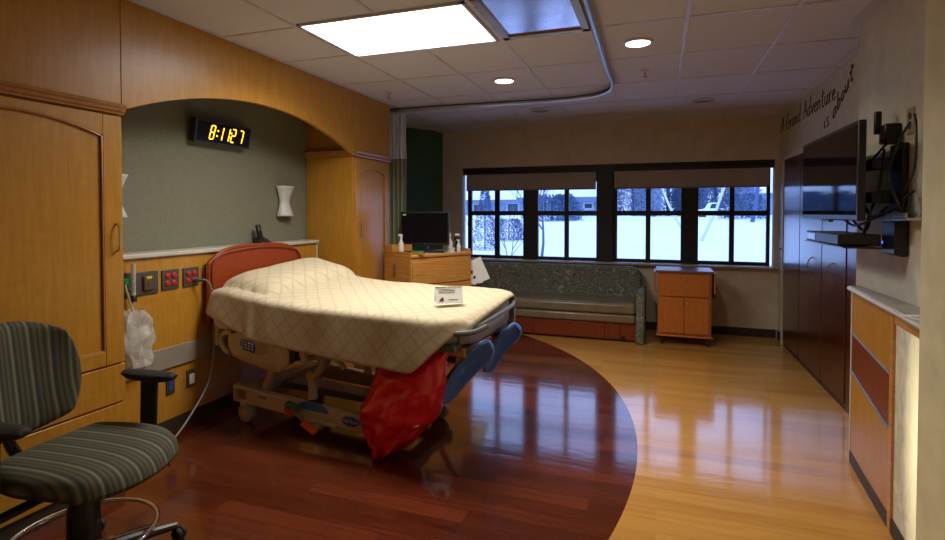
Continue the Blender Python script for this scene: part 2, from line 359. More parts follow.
# ------------------------------------------------------------------ OUTSIDE
def gz(x, y): return -.25+1.55*max(0, min(1, (y-8)/24))**.8+.12*noise.noise(Vector((x*.25, y*.25, 0)))+.05*noise.noise(Vector((x*.9, y*.9, 3)))
struct(MB().grid(lambda u, v: ((u-.5)*110-8, 7.7+v*75, gz((u-.5)*110-8, 7.7+v*75)), 110, 90).build('ground', 'snow'), 'snow covered lawn outside the windows')
def house(Y, pl, pr, zt, zr, wallm, wins, lab, gable=False):
    a, b = at(pl, 213, Y), at(pr, 213, Y)
    t = thing('house', lab, 'house', ((a.x+b.x)/2, Y+3, 0)); ox, oy = (a.x+b.x)/2, Y+3
    ze, zp = at(600, zt, Y).z, at(600, zr, Y).z
    W = (b.x-a.x)/2
    MB().box(-W, W, -3, 4, 0, ze).build('house_wall', wallm, t, smooth=False)
    g = MB()
    if gable: g.prism([(-W-.5, -3.4, ze), (W+.5, -3.4, ze), (0, -3.4, zp+1.2)], (0, 8, 0))
    else: g.prism([(-W-.6, -3.7, ze-.05), (-W-.6, .5, zp+1.5), (-W-.6, 4.7, ze-.05)], (2*W+1.2, 0, 0))
    g.build('house_roof', 'snow', t, smooth=False)
    MB().box(-W-.6, W+.6, -3.74, -3.66, ze-.30, ze-.0).build('eave_board', 'brick', t, smooth=False)
    for (p0, p1, q0, q1) in wins:
        c, d = at(p0, q0, Y), at(p1, q1, Y)
        MB().box(c.x-ox-.12, d.x-ox+.12, -3.06, -3.0, d.z-.12, c.z+.12).build('window_trim', 'trim_white', t, smooth=False)
        MB().box(c.x-ox, d.x-ox, -3.09, -3.05, d.z, c.z).build('house_window', 'housewin', t, smooth=False)
house(45, 440, 523, 199, 190, 'siding', [(474, 484, 205, 214), (508, 518, 204, 213)], 'pale blue house with snowy roof seen behind the evergreen bush')
house(34, 528, 602, 197, 188, 'siding', [(540, 546, 200, 214), (558, 566, 203, 210), (585, 592, 204, 208)], 'blue sided house with white trimmed windows seen behind the thin bare tree')
house(58, 735, 800, 195, 186, 'siding', [(748, 753, 200, 210)], 'blue house with snowy roof seen in the rightmost window pane')
def bare_tree(px, Y, h, r, lab, matn, seed, lean=(0, 0), cat='tree', depth=4):
    rnd = random.Random(seed); p = at(px, 213, Y); z = gz(p.x, Y)
    t = thing('bare_tree', lab, cat, (p.x, Y, z)); g = MB(); cnt = [0]
    def br(p, d, L, r, n):
        pts = [p]; q = p.copy()
        for i in range(4):
            d = (d+Vector((rnd.uniform(-.15, .15), rnd.uniform(-.15, .15), rnd.uniform(-.03, .08)))).normalized(); q = q+d*L/4; pts.append(q.copy())
        g.tube(pts, [r*(1-.12*i) for i in range(5)], 4 if n < depth else 7)
        if n == 0: return
        for i in range(3 if n > 1 else 2):
            a = rnd.uniform(0, 6.28); s = rnd.uniform(.5, .9); o = pts[rnd.choice((2, 3, 4))]
            br(o, (d+Vector((math.cos(a)*s, math.sin(a)*s*.6, rnd.uniform(.0, .3)))).normalized(), L*rnd.uniform(.6, .78), r*.55, n-1)
    br(Vector((0, 0, -.1)), Vector((lean[0], lean[1], 1)).normalized(), h*.35, r, depth)
    g.build('branches', matn, t); return t
bare_tree(541, 13, 3.8, .045, 'thin bare sapling with fanning branches outside the second pair of panes', 'bark', 3, (.15, 0), depth=5)
bare_tree(522, 10.0, 2.3, .028, 'low bare shrub of thin branches outside the left window', 'bark', 5, (-.7, 0), depth=5)
bare_tree(700, 19, 7, .06, 'large snow-laden bare tree seen in the third window bay', 'snowbark', 11, (.5, 0), depth=5)
bare_tree(684, 24, 8, .06, 'snowy bare tree standing before the frosted thicket', 'snowbark', 14, (-.5, 0))
bare_tree(752, 28, 9, .10, 'bare tree with thin snowy branches before the rightmost house', 'bark', 17, (.2, 0))
def bush(name, px, Y, w, h, lab, matn, seed, n=1500, cone=False, cat='bush'):
    rnd = random.Random(seed); p = at(px, 213, Y); z = gz(p.x, Y); t = thing(name, lab, cat, (p.x, Y, z)); g = MB()
    for i in range(n):
        v = rnd.random(); rr = (1-v*.85 if cone else math.sqrt(max(.05, 1-(v*1.05-.25)**2)))*w*rnd.random()**.4; a = rnd.uniform(0, 6.28)
        c = Vector((rr*math.cos(a), rr*math.sin(a)*.7, v*h)); d = Vector((math.cos(a), math.sin(a), rnd.uniform(-.2, .9))).normalized()*rnd.uniform(.1, .3)*w*.6
        s = d.cross(Vector((rnd.random(), rnd.random(), rnd.random()))).normalized()*.026*w
        vs = [g.bm.verts.new(c-s), g.bm.verts.new(c+s), g.bm.verts.new(c+d)]; g.bm.faces.new(vs)
    g.build('foliage', matn, t, smooth=False, fixn=False)
    MB().tube([(0, 0, -.2), (0, 0, h*.8)], .05*w, 6).build('stem', 'bark', t); return t
bush('evergreen_bush', 485, 16, .50, 2.0, 'frosted dark evergreen bush standing in the snow outside the leftmost panes', 'needle', 1, 3800, True)
bush('evergreen_bush', 509, 18.5, .55, .75, 'low frosted shrub beside the evergreen bush', 'needle', 12, 2600)
bush('snowy_hedge', 552, 29, 1.6, 1.4, 'dark hedge under the windows of the blue sided house', 'needle', 2, 2600)
bush('snowy_hedge', 633, 34, 1.7, 4.4, 'frosted thicket in the left panes of the right window', 'hedge', 4, 9000)
bush('snowy_hedge', 668, 42, 2.6, 5.2, 'darker frosted thicket beside the bare snowy tree', 'needle', 6, 8000)
bush('snowy_hedge', 715, 47, 3.2, 4.0, 'distant frosted thicket behind the large snow-laden tree', 'hedge', 8, 6000)
bush('snowy_hedge', 742, 30, 1.2, 1.2, 'small dark shrub at the foot of the rightmost house', 'needle', 9, 2000)
# parked car behind bank (snow covered)
t = thing('parked_car', 'snow covered car parked across the lawn, seen in the third window bay', 'car', (at(715, 213, 33).x, 33, 1.15))
MB().prism([(-1.0, 0, .25), (-.95, 0, .55), (-.5, 0, .62), (-.3, 0, .95), (.5, 0, .98), (.75, 0, .62), (1.05, 0, .55), (1.05, 0, .25)], (0, .9, 0)).build('car_body', 'snow', t, bev=.06)
MB().prism([(-.27, -.01, .64), (-.18, -.01, .88), (.42, -.01, .9), (.6, -.01, .64)], (0, .02, 0)).build('side_window', 'housewin', t)
for x in (-.65, .68): MB().lathe([(.2, 0), (.2, .15)], (x, 0, .2), 14, 'y').build('car_wheel', 'black', t)

# ------------------------------------------------------------------ BUILT-IN MAPLE JOINERY (left wall)
def archz(y, yc, zc, Rr): return zc-(Rr-math.sqrt(max(0, Rr*Rr-(y-yc)**2)))
t = thing('arched_valance', 'long maple veneer valance arching over the bed niche up to the ceiling', 'valance', (XF, 3.3, 2.1))
def vp(y0, y1, flat=None):
    P = [(-.035, y0-3.3, .6-.001), (-.035, y1-3.3, .6-.001)]
    if flat is not None: P += [(-.035, y1-3.3, flat-2.1), (-.035, y0-3.3, flat-2.1)]
    else:
        n = 24
        for i in range(n+1):
            y = y1+(y0-y1)*i/n; P.append((-.035, y-3.3, archz(y, 3.305, 2.325, 2.94)-2.1))
    MB().prism(P, (.035, 0, 0)).build('valance_panel', 'maple', t, bev=.002)
vp(.30, 1.20, 2.11); vp(1.203, 2.130, 2.11); vp(2.133, 3.33); vp(3.333, 4.505); vp(4.508, 5.225, 2.125)
def arched_door(parent, y0, y1, z0, z1, st, ztop, rise, zb):
    # coordinates relative to parent
    d = MB(); xa, xb = 0, .02
    yc = (y0+y1)/2; a, b = y0+st, y1-st; Rr = ((b-a)**2/4+rise**2)/(2*rise)
    d.box(xa, xb, y0, a, z0, z1); d.box(xa, xb, b, y1, z0, z1); d.box(xa, xb, a, b, z0, zb)
    P = [(xa, a, z1), (xa, b, z1)]+[(xa, b+(a-b)*i/20, archz(b+(a-b)*i/20, yc, ztop, Rr)) for i in range(21)]
    d.prism(P, (xb-xa, 0, 0))
    o = d.build('door', 'maple', parent, bev=.003)
    MB().box(xa, xa+.006, a-.002, b+.002, zb-.002, ztop+.002).build('door_panel', 'maple', o, smooth=False)
    g = MB(); pts = [(xb-.006, a+.004, zb+.004), (xb-.006, b-.004, zb+.004)]+[(xb-.006, b-.004+(a-b+.008)*i/20, archz(b+(a-b)*i/20, yc, ztop, Rr)-.004) for i in range(21)]
    pts.append(pts[0]); g.tube(pts, .006, 6); g.build('panel_moulding', 'maple_dark', o)
    return o
def pull(parent, y, z0, z1, x=.02, off=.03, axis=0):
    P = [(x, y, z0), (x+off*.8, y, z0+.015), (x+off, y, (z0+z1)/2), (x+off*.8, y, z1-.015), (x, y, z1)]
    MB().tube(smoothpts(P, 5), .0055, 8).build('handle', 'nickel', parent)
t = thing('wardrobe', 'tall maple wardrobe with arched door and drawers nearest the camera', 'wardrobe', (XF-.022, 1.6, 0))
MB().box(-.53, 0, -1.3, .54, .0, 2.06).build('carcass', 'maple', t, bev=.003)
MB().box(-.0, .004, -1.3, .536, .0, .09).build('toe_kick', 'base', t)
dr = arched_door(t, -.50, .532, .70, 2.045, .105, 2.0, .07, .778); pull(dr, .49, 1.31, 1.46)
MB().box(0, .02, -1.28, -.505, .70, 2.045).build('door', 'maple', t, bev=.003)
for a, b in ((.485, .69), (.10, .475)): MB().box(0, .02, -.50, .534, a, b).build('drawer', 'maple', t, bev=.003)
cr = MB()
prof = [(0, 2.055), (.022, 2.057), (.026, 2.068), (.034, 2.072), (.040, 2.088), (.048, 2.094), (.050, 2.110), (0, 2.110)]
cr.prism([(x, -1.3, z) for x, z in prof], (0, 1.845, 0)).build('crown_moulding', 'maple_dark', t)
t = thing('wardrobe', 'tall maple wardrobe with arched door between the bed niche and the curtain', 'wardrobe', (XF-.022, 4.87, 0))
MB().box(-.535, 0, -.363, .355, .0, 2.10).build('carcass', 'maple', t, bev=.002)
MB().box(-.535, -.02, -.363, .355, 2.10, 2.695).build('upper_case', 'maple_dark', t)
MB().box(0, .004, -.36, .353, 0, .09).build('toe_kick', 'base', t)
dr = arched_door(t, -.345, .348, .10, 2.06, .10, 1.965, .05, .2); pull(dr, -.29, 1.29, 1.44)
cr = MB(); prof = [(0, 2.07), (.02, 2.075), (.024, 2.09), (.04, 2.1), (.045, 2.125), (0, 2.125)]
cr.prism([(x, -.363, z) for x, z in prof], (0, .74, 0)).prism([(-.535, -.363-x, z) for x, z in prof], (.555, 0, 0)).build('crown_moulding', 'maple_dark', t)
# headwall console
HX = -3.17
t = thing('headwall_panel', 'maple headwall panel with pale ledge along the bottom of the bed niche', 'headwall', (HX, 3.3, 0))
MB().box(XN-HX+.002, 0, -1.158, 1.12, .0, 1.222).build('panel', 'maple', t, bev=.002)
MB().box(XN-HX+.002, .022, -1.158, 1.15, 1.223, 1.256).build('ledge', 'shelf_edge', t, bev=.008)
MB().box(.001, .014, -1.165, 1.12, .455, .60).build('bumper_rail', 'grey_panel', t, bev=.004)
MB().box(XN-HX+.002, .006, 1.122, 1.142, .0, 1.222).build('end_trim', 'shelf_edge', t)
def plate(y0, y1, z0, z1, lab, kind, cat='outlet'):
    y, z = (y0+y1)/2, (z0+z1)/2; t = thing({'red': 'power_outlet', 'blue': 'data_outlet', 'white': 'wall_switch', 'gas': 'gas_outlet', 'alarm': 'call_station', 'small': 'cover_plate'}[kind], lab, cat, (HX+.001, y, z))
    a, b = (y1-y0)/2, (z1-z0)/2
    MB().box(0, .010, -a, a, -b, b).build('cover_plate', 'nickel' if kind == 'small' else 'plate', t, bev=.003)
    if kind == 'red':
        for dy in (-.026, .026):
            for dz in (-.026, .026): MB().lathe([(.019, 0), (.019, .006), (.015, .009)], (.009, dy, dz), 14, 'x').build('red_socket', 'red_outlet', t)
    if kind == 'gas':
        MB().lathe([(.026, 0), (.026, .02), (.018, .03)], (.009, 0, .02), 18, 'x').build('green_fitting', 'green_led', t)
        MB().box(.009, .014, -.03, .03, -.05, -.03).build('name_strip', 'plate', t)
    if kind == 'alarm':
        MB().box(.009, .026, -.036, .036, -.05, .05).build('handset', plain('brown_handset', (.10, .06, .03), .5), t, bev=.012)
        MB().box(.026, .029, -.018, .018, .028, .045).build('yellow_label', 'yellow', t)
        MB().lathe([(.012, 0), (.012, .004)], (.026, 0, -.005), 14, 'x').build('button', 'plate', t)
    if kind == 'blue': MB().box(.009, .013, -a*.55, a*.55, -b*.6, b*.6).build('blue_insert', 'blue_label', t)
    if kind == 'white': MB().box(.009, .022, -a*.6, a*.6, -b*.7, b*.5).build('white_insert', 'white', t, bev=.004)
    return t
plate(2.36, 2.49, .985, 1.14, 'steel gas outlet plate with green fitting beside the wardrobe', 'gas')
plate(2.505, 2.665, .985, 1.135, 'dark call station plate with yellow label on the headwall', 'alarm', 'call station')
plate(2.695, 2.83, .995, 1.13, 'four-socket red power outlet without a plug on the headwall', 'red')
plate(2.865, 3.00, .995, 1.13, 'four-socket red power outlet with grey plug in it beside the headboard', 'red')
plate(3.045, 3.075, .99, 1.14, 'narrow metal cover plate close to the headboard', 'small', 'cover plate')
plate(2.72, 2.785, .275, .39, 'blue data outlet low on the headwall beside the wardrobe', 'blue')
plate(2.885, 2.955, .275, .395, 'dark plate with white insert low on the headwall below the bumper rail', 'white')
t = thing('flow_meter', 'clear oxygen flow meter tube plugged into the green gas outlet', 'flow meter', (HX+.03, 2.455, 1.0))
MB().tube([(0.02, 0, .0), (.02, 0, .20)], .014, 12).build('gauge_tube', 'clear_tube', t)
MB().lathe([(.018, 0), (.018, .03), (.01, .04)], (.02, 0, -.04), 14).build('nut', 'black', t)
MB().tube([(-.02, -.01, .03), (.02, 0, .03)], .009, 8).build('connector', 'nickel', t)
cable('oxygen_tube', [(HX+.05, 2.445, .96), (HX+.06, 2.45, .88), (HX+.06, 2.50, .75), (HX+.07, 2.53, .62), (HX+.05, 2.52, .5)], .006, 'clear_tube', 'clear oxygen tube hanging from the flow meter', 'tube')
cable('oxygen_tube', [(HX+.05, 2.40, 1.07), (HX+.07, 2.41, .98), (HX+.07, 2.45, .85), (HX+.06, 2.50, .74)], .006, 'clear_tube', 'clear tube looping from the green fitting into the plastic bag', 'tube')
def bagf(u, v):
    a = 2*math.pi*u; z = .91-v*.36; w = .085*(.35+.9*math.sin(min(1, .15+v*1.0)*math.pi*.8)); n = noise.noise(Vector((math.cos(a)*2, math.sin(a)*2, v*5)))
    return (HX+.065+math.cos(a)*.05*(1+.4*n), 2.445+math.sin(a)*w*(1.1+.35*n)+.03*v, z+.01*n)
tag(MB().grid(bagf, 28, 18).build('plastic_bag', 'clearbag'), 'crumpled clear plastic bag hanging on the headwall beside the wardrobe', 'plastic bag')
# sconces
def sconce(y, lab):
    t = thing('wall_sconce', lab, 'wall light', (XN+.005, y, 1.63))
    def f(u, v):
        a = math.pi*(u); r = .055+.05*abs(2*v-.95)**1.3; return (.01+math.sin(a)*r*.8, math.cos(a)*r, -.14+.28*v)
    MB().grid(f, 16, 14).build('glass_shade', 'sconce', t, solid=.005)
    MB().box(0, .02, -.03, .03, -.05, .05).build('mount', 'nickel', t)
sconce(4.145, 'white hourglass wall sconce on the sage wall right of the clock')
sconce(2.462, 'white hourglass wall sconce half hidden by the near wardrobe')
# phone
t = thing('cordless_phone', 'black cordless phone standing in its cradle on the headwall ledge', 'phone', (-3.235, 3.74, 1.2575))
MB().prism([(-.05, -.06, 0), (.055, -.06, 0), (.055, -.06, .015), (-.03, -.06, .055), (-.05, -.06, .05)], (0, .12, 0)).build('cradle', 'black', t, bev=.006)
MB().box(-.02, .01, -.023, .023, .02, .165, Matrix.Rotation(R(-12), 3, 'Y'), (0, 0, 0)).build('handset', 'black', t, bev=.008)
MB().box(.0105, .012, -.014, .014, .11, .14, Matrix.Rotation(R(-12), 3, 'Y'), (0, 0, 0)).build('display', 'plate', t)
# clock
t = thing('digital_clock', 'black digital wall clock reading 8:11:27 in amber figures above the bed', 'clock', (XN+.006, 3.355, 2.155))
Rm = Matrix.Rotation(R(9), 3, 'Y')
def cbox(g, x0, x1, y0, y1, z0, z1): return g.box(x0, x1, y0, y1, z0, z1, Rm, (0, 0, 0))
MB().box(0, .06, -.05, .05, -.05, .05).build('wall_mount', 'black', t)
cbox(MB(), .03, .085, -.285, .285, -.09, .09).build('case', plain('clock_case', (.035, .035, .05), .4), t, bev=.006)
cbox(MB(), .0852, .0862, -.268, .268, -.074, .074).build('face', plain('clock_face', (.006, .006, .012), .5, spec=.2), t)
SEG = {'8': 'abcdefg', '1': 'bc', '2': 'abged', '7': 'abc'}
def seg(dg, y, ch, w=.038, hh=.052, th=.0085):
    sl = .16
    S = {'a': ((0, 1), (1, 1)), 'g': ((0, .5), (1, .5)), 'd': ((0, 0), (1, 0)), 'f': ((0, .5), (0, 1)), 'b': ((1, .5), (1, 1)), 'e': ((0, 0), (0, .5)), 'c': ((1, 0), (1, .5))}
    for s_ in SEG[ch]:
        (u0, v0), (u1, v1) = S[s_]
        A = Vector((.0875, y+u0*w+(v0-.5)*2*hh*sl, (v0-.5)*2*hh)); B_ = Vector((.0875, y+u1*w+(v1-.5)*2*hh*sl, (v1-.5)*2*hh))
        d = (B_-A).normalized(); A += d*.003; B_ -= d*.003; nn = d.cross(Vector((1, 0, 0)))*th/2
        dg.prism([Rm @ (A-nn), Rm @ (A+nn), Rm @ (B_+nn), Rm @ (B_-nn)], Rm @ Vector((.0012, 0, 0)))
for y, ch in ((-.145, '8'), (-.062, '1'), (.005, '1'), (.068, '2'), (.150, '7')):
    dg = MB(); seg(dg, y, ch); dg.build('digit', 'led', t, smooth=False)
for y in (-.075, .062):
    dg = MB()
    for z in (.018, -.022): dg.prism([Rm @ Vector((.0875, y+z*.16+a, z+b_)) for a, b_ in ((-.006, -.006), (.006, -.006), (.006, .006), (-.006, .006))], Rm @ Vector((.0012, 0, 0)))
    dg.build('colon', 'led', t, smooth=False)

# ------------------------------------------------------------------ CURTAIN + TRACK
cpts = smoothpts([(-.36, 1.2, 2.665), (-.37, 2.6, 2.665), (-.39, 4.35, 2.665), (-.39, 4.87, 2.665), (-.48, 5.20, 2.665), (-.80, 5.40, 2.665), (-1.57, 5.40, 2.665), (-2.2, 5.385, 2.665), (-2.95, 5.38, 2.665)], 8)
t = thing('curtain_track', 'curved ceiling track for the privacy curtain', 'curtain track', (-.4, 4.8, 2.665))
MB().tube([p-Vector((-.4, 4.8, 2.665)) for p in cpts], .017, 6).build('rail', 'nickel', t)
MB().tube([p-Vector((-.4, 4.8, 2.645)) for p in cpts], .007, 5).build('groove', 'black', t)
t = thing('privacy_curtain', 'grey-green privacy curtain with mesh top gathered beside the far wardrobe', 'curtain', (-2.80, 5.42, 0))
def cf(z0, z1):
    def f(u, v):
        return (-.10+.21*u+.0, .045*math.sin(u*2*math.pi*4.5)+.01*math.sin(v*5+u*9), z1+(z0-z1)*v)
    return f
MB().grid(cf(.3, 2.13), 60, 10).build('curtain_cloth', 'curtain', t, fixn=False)
MB().grid(cf(2.13, 2.64), 60, 6).build('mesh_top', 'mesh', t, fixn=False)
for i in range(5): MB().tube([(-.09+.045*i, 0, 2.635), (-.09+.045*i, 0, 2.652)], .004, 6).build('hook', 'chrome', t)

# ------------------------------------------------------------------ CEILING FITTINGS
t = thing('ceiling_light', 'bright rectangular fluorescent ceiling light over the bed', 'ceiling light', (-1.585, 3.150, 2.69))
MB().box(-.54, .54, -.335, .335, -.0, .004).build('diffuser', 'panel_light', t, smooth=False)
g = MB(); a, b, c_ = .555, .35, .018
g.box(-a, a, -b, -b+c_, -.006, .009); g.box(-a, a, b-c_, b, -.006, .009); g.box(-a, -a+c_, -b, b, -.006, .009); g.box(a-c_, a, -b, b, -.006, .009); g.build('frame', 'tbar', t, smooth=False)
t = thing('procedure_light', 'unlit recessed ceiling fixture with shiny panel beside the bright light', 'ceiling light', (-.70, 3.10, 2.69))
MB().box(-.235, .235, -.335, .335, 0, .004).build('reflector', plain('mirror_panel', (.75, .72, .85), .22, .9), t)
g = MB(); a, b, c_ = .285, .375, .05
g.box(-a, a, -b, -b+c_, -.012, .009); g.box(-a, a, b-c_, b, -.012, .009); g.box(-a, -a+c_, -b, b, -.012, .009); g.box(a-c_, a, -b, b, -.012, .009); g.build('frame', 'brass', t, bev=.003)
for (x, y, lit, lab) in ((-1.30, 4.58, 1, 'small lit recessed downlight just past the bright ceiling panel'), (-.14, 3.87, 1, 'larger-looking lit recessed downlight right of the curtain track'), (-1.287, 6.04, 0, 'unlit recessed downlight near the window, left of the linear diffuser'), (.435, 6.07, 0, 'unlit recessed downlight near the window, right of the linear diffuser')):
    t = thing('recessed_downlight', lab, 'downlight', (x, y, 2.695))
    MB().lathe([(.105, .004), (.105, -.004), (.085, -.010), (.078, -.004), (.078, .004)], (0, 0, 0), 28).build('trim_ring', 'tbar' if lit else 'brass', t)
    MB().lathe([(.079, -.0055), (.079, -.001)], (0, 0, -.002), 28).build('lens', 'bulb' if lit else 'unlit', t)
for (x, y, lab) in ((-2.50, 4.68, 'small sprinkler head in the ceiling near the far wardrobe'), (-.11, 4.65, 'small sprinkler head in the ceiling behind the right lit downlight')):
    t = thing('sprinkler_head', lab, 'sprinkler', (x, y, 2.695))
    MB().lathe([(.03, .004), (.03, -.004), (.012, -.008)], (0, 0, 0), 16).build('escutcheon', 'tbar', t)
    MB().tube([(0, 0, -.005), (0, 0, -.05)], .006, 8).lathe([(.022, 0), (.022, .003)], (0, 0, -.055), 12).build('deflector', 'brass', t)
t = thing('linear_diffuser', 'long narrow dark air diffuser in the ceiling in front of the window', 'air vent', (-.50, 6.52, 2.69))
MB().box(-.52, .52, -.055, -.035, -.006, .009).box(-.52, .52, -.01, .01, -.006, .009).box(-.52, .52, .035, .055, -.006, .009).build('bars', 'tbar', t)
MB().box(-.515, .515, -.035, .035, .0, .008).build('slots', 'black', t)
t = thing('ceiling_vent', 'square ceiling vent cut by the top edge of the picture', 'air vent', (.36, 3.02, 2.69))
g = MB()
for i in range(8): g.box(-.12, .12, -.13+i*.035, -.115+i*.035, -.006, .006)
g.build('louvres', 'white', t); MB().box(-.14, .14, -.15, .15, .005, .0095).build('backing', 'black', t)
MB().box(-.15, .15, -.16, -.14, -.008, .009).box(-.15, .15, .13, .16, -.008, .009).box(-.15, -.12, -.16, .16, -.008, .009).box(.12, .15, -.16, .16, -.008, .009).build('frame', 'white', t)

# ------------------------------------------------------------------ RIGHT WALL closets
def closet(y0, y1, lab, hy):
    t = thing('built_in_closet', lab, 'closet', (1.372, (y0+y1)/2, 0)); a = (y1-y0)/2
    MB().box(-.012, .006, -a+.004, a-.004, .05, 2.12).build('door', 'cherry', t, bev=.003)
    MB().box(-.004, .006, -a, a, .0, .05).build('toe_kick', 'base', t)
    if hy is None: return
    yy = hy-(y0+y1)/2
    P = [(-.012, yy, .93), (-.045, yy, .96), (-.052, yy, 1.02), (-.045, yy, 1.08), (-.012, yy, 1.11)]
    MB().tube(smoothpts(P, 5), .0055, 8).build('handle', 'brass', t)
closet(6.20, 6.93, 'dark cherry built-in closet door nearest the window', None)
closet(5.42, 6.19, 'dark cherry built-in closet door in the middle, handle left of the seam', 5.70)
closet(4.78, 5.41, 'dark cherry built-in closet door under the television, nearest the camera', 5.08)
struct(MB().box(1.352, 1.379, 6.93, 6.985, 0, 2.18).box(1.352, 1.379, 4.0, 6.985, 2.125, 2.18).build('trim_5', 'wall_right', bev=.003), 'pale trim framing the dark closets')
struct(MB().box(1.366, 1.379, 4.0, 4.775, 0, 2.12).build('trim_6', 'cherry', bev=.002), 'dark cherry filler panel beside the closets')
t = thing('light_switch', 'small dark wall switch between window and closets', 'light switch', (1.379, 7.14, 1.09))
MB().box(-.007, 0, -.035, .035, -.055, .055).build('plate', 'nickel', t, bev=.002); MB().box(-.016, -.007, -.008, .008, -.014, .014).build('toggle', 'black', t)
# handwriting on the wall
G = {  # strokes on a unit em, y up
 'A': [[(0, 0), (.12, .3), (.3, .75), (.42, 1.0), (.46, .6), (.52, .25), (.6, 0)], [(.08, .38), (.35, .42), (.62, .45)]],
 'G': [[(.62, .85), (.45, 1), (.2, .85), (.05, .5), (.12, .12), (.35, 0), (.6, .15), (.62, .42), (.38, .42), (.75, .45)]],
 'r': [[(0, .5), (.05, .25), (.05, 0)], [(.05, .3), (.15, .5), (.3, .5)]],
 'a': [[(.38, .45), (.2, .52), (.03, .3), (.08, .03), (.25, .02), (.38, .3), (.38, .5), (.37, .15), (.47, 0)]],
 'n': [[(.02, .5), (.04, .2), (.03, 0)], [(.03, .25), (.16, .5), (.3, .45), (.32, .2), (.34, 0)]],
 'd': [[(.36, .42), (.18, .5), (.03, .28), (.08, .02), (.26, .04), (.37, .3), (.44, 1.05), (.38, .4), (.42, 0)]],
 'v': [[(0, .5), (.1, .2), (.16, 0), (.26, .3), (.36, .55)]],
 'e': [[(.03, .26), (.2, .3), (.32, .38), (.22, .53), (.06, .4), (.03, .15), (.15, 0), (.36, .12)]],
 't': [[(.2, .95), (.14, .4), (.14, .08), (.24, 0), (.32, .06)], [(-.02, .62), (.18, .66), (.38, .70)]],
 'u': [[(.02, .5), (.02, .15), (.14, 0), (.28, .15), (.34, .5), (.34, .15), (.42, 0)]],
 'i': [[(.04, .5), (.04, .2), (.08, 0)], [(.06, .72), (.07, .76)]],
 's': [[(.3, .48), (.14, .54), (.05, .42), (.2, .28), (.28, .12), (.14, 0), (-.02, .06)]],
 'b': [[(.05, 1.05), (.06, .5), (.04, 0)], [(.05, .3), (.2, .5), (.36, .38), (.32, .08), (.14, 0), (.04, .1)]],
 'o': [[(.2, .5), (.03, .3), (.1, .02), (.28, .05), (.36, .3), (.2, .5)]],
}
ADV = {'A': .72, 'G': .86, 'r': .38, 'a': .56, 'n': .50, 'd': .58, 'v': .46, 'e': .46, 't': .46, 'u': .54, 'i': .24, 's': .42, 'b': .50, 'o': .48, ' ': .36}
lw = None
lt_ = thing('wall_lettering', 'handwritten brown lettering A Grand Adventure is about, high on the right wall', 'lettering', (1.3785, 6.2, 2.5))
M['letter'] = plain('brown_lettering', (.05, .038, .032), .7)
def write(txt, y, z, em, slope=0.0, total=None):
    s = total/sum(ADV[c] for c in txt) if total else em; x = 0
    for word in txt.split(' '):
        lw = MB()
        for ch in word:
            for st in G.get(ch, []):
                P = smoothpts([(0, y-(x+px*s)-6.2, z+py*em+(x+px*s)*slope-2.5) for px, py in st], 4)
                lw.tube(P, .0052, 5)
            x += ADV[ch]*s
        lw.build('word', 'letter', lt_); x += ADV[' ']*s
write('A Grand Adventure', 7.20, 2.47, .17, -.005, 2.06)
write('is', 5.47, 2.26, .14, .1, .16)
write('about', 5.22, 2.30, .14, .48, .50)

# ------------------------------------------------------------------ TV + mount
t = thing('television', 'large flat black television held off the right wall on a bracket arm', 'television', (1.0, 3.72, 1.52))
# corners fitted: screen plane x~.94, near edge y 3.13, far edge y 4.21
x = -.062; ya, yb = 3.135-3.72, 4.215-3.72; za, zb = at(857, 221, 3.135).z-1.52, at(857, 119.5, 3.135).z-1.52
MB().box(x, x+.035, ya, yb, za, zb).build('bezel', plain('tv_bezel', (.02, .02, .022), .3), t, bev=.006)
MB().box(x-.0015, x+.0, ya+.022, yb-.022, za+.03, zb-.022).build('screen', 'screen', t, smooth=False)
MB().prism([(x+.035, ya+.03, za+.03), (x+.035, ya+.03, zb-.03), (x+.06, ya+.1, zb-.1), (x+.06, ya+.1, za+.08)], (0, yb-ya-.06, 0)).build('back_cover', 'black_matte', t, bev=.006)
MB().box(x-.002, x+.02, -.02-.1, .10-.1, za-.012, za).build('sensor_strip', 'plate', t)
t = thing('wall_bracket', 'black television wall bracket with two folding arms', 'tv bracket', (1.17, 3.25, 1.5))
MB().box(-.03, 0, -.055, .10, -.20, .37).build('wall_rail', 'black', t, bev=.006)
for z in (.10, .27): MB().box(-.10, -.03, .02, .06, z-.03, z+.035).box(-.14, -.09, .0, .28, z-.028, z+.028).build('arm', 'black', t, bev=.006)
MB().box(-.155, -.135, .2, .36, .02, .34).build('tv_plate', 'black', t)
t = thing('glass_shelf', 'smoked glass shelf under the television carrying the cable box', 'shelf', (1.17, 3.55, 1.345))
MB().prism([(-.02, -.38, -.008), (-.27, -.34, -.008), (-.27, .42, -.008), (-.08, .44, -.008)], (0, 0, .008)).build('shelf_plate', 'glass_shelf', t, bev=.002)
MB().box(-.05, 0, -.34, -.22, -.02, .12).build('shelf_bracket', 'black', t, bev=.005)
t = thing('cable_box', 'black cable box with blue lit front on the glass shelf', 'cable box', (1.0, 3.62, 1.346))
MB().box(-.11, .08, -.36, .26, .004, .062).build('box_body', 'black', t, bev=.005)
MB().box(-.112, -.109, .06, .24, .014, .052).build('front_panel', plain('silver_panel', (.5, .55, .65), .3, .7), t)
MB().box(-.1135, -.112, .08, .22, .022, .044).build('display', emit('blue_display', (.25, .35, 1.0), .5), t)
t = thing('power_adapter', 'black wall adapter plugged in above the television bracket', 'adapter', (1.169, 3.33, 1.935))
MB().box(-.07, 0, -.045, .045, -.06, .045).build('adapter_body', 'black', t, bev=.008); MB().box(-.09, -.06, .03, .06, .0, .12).build('cord_clip', 'black', t, bev=.005)
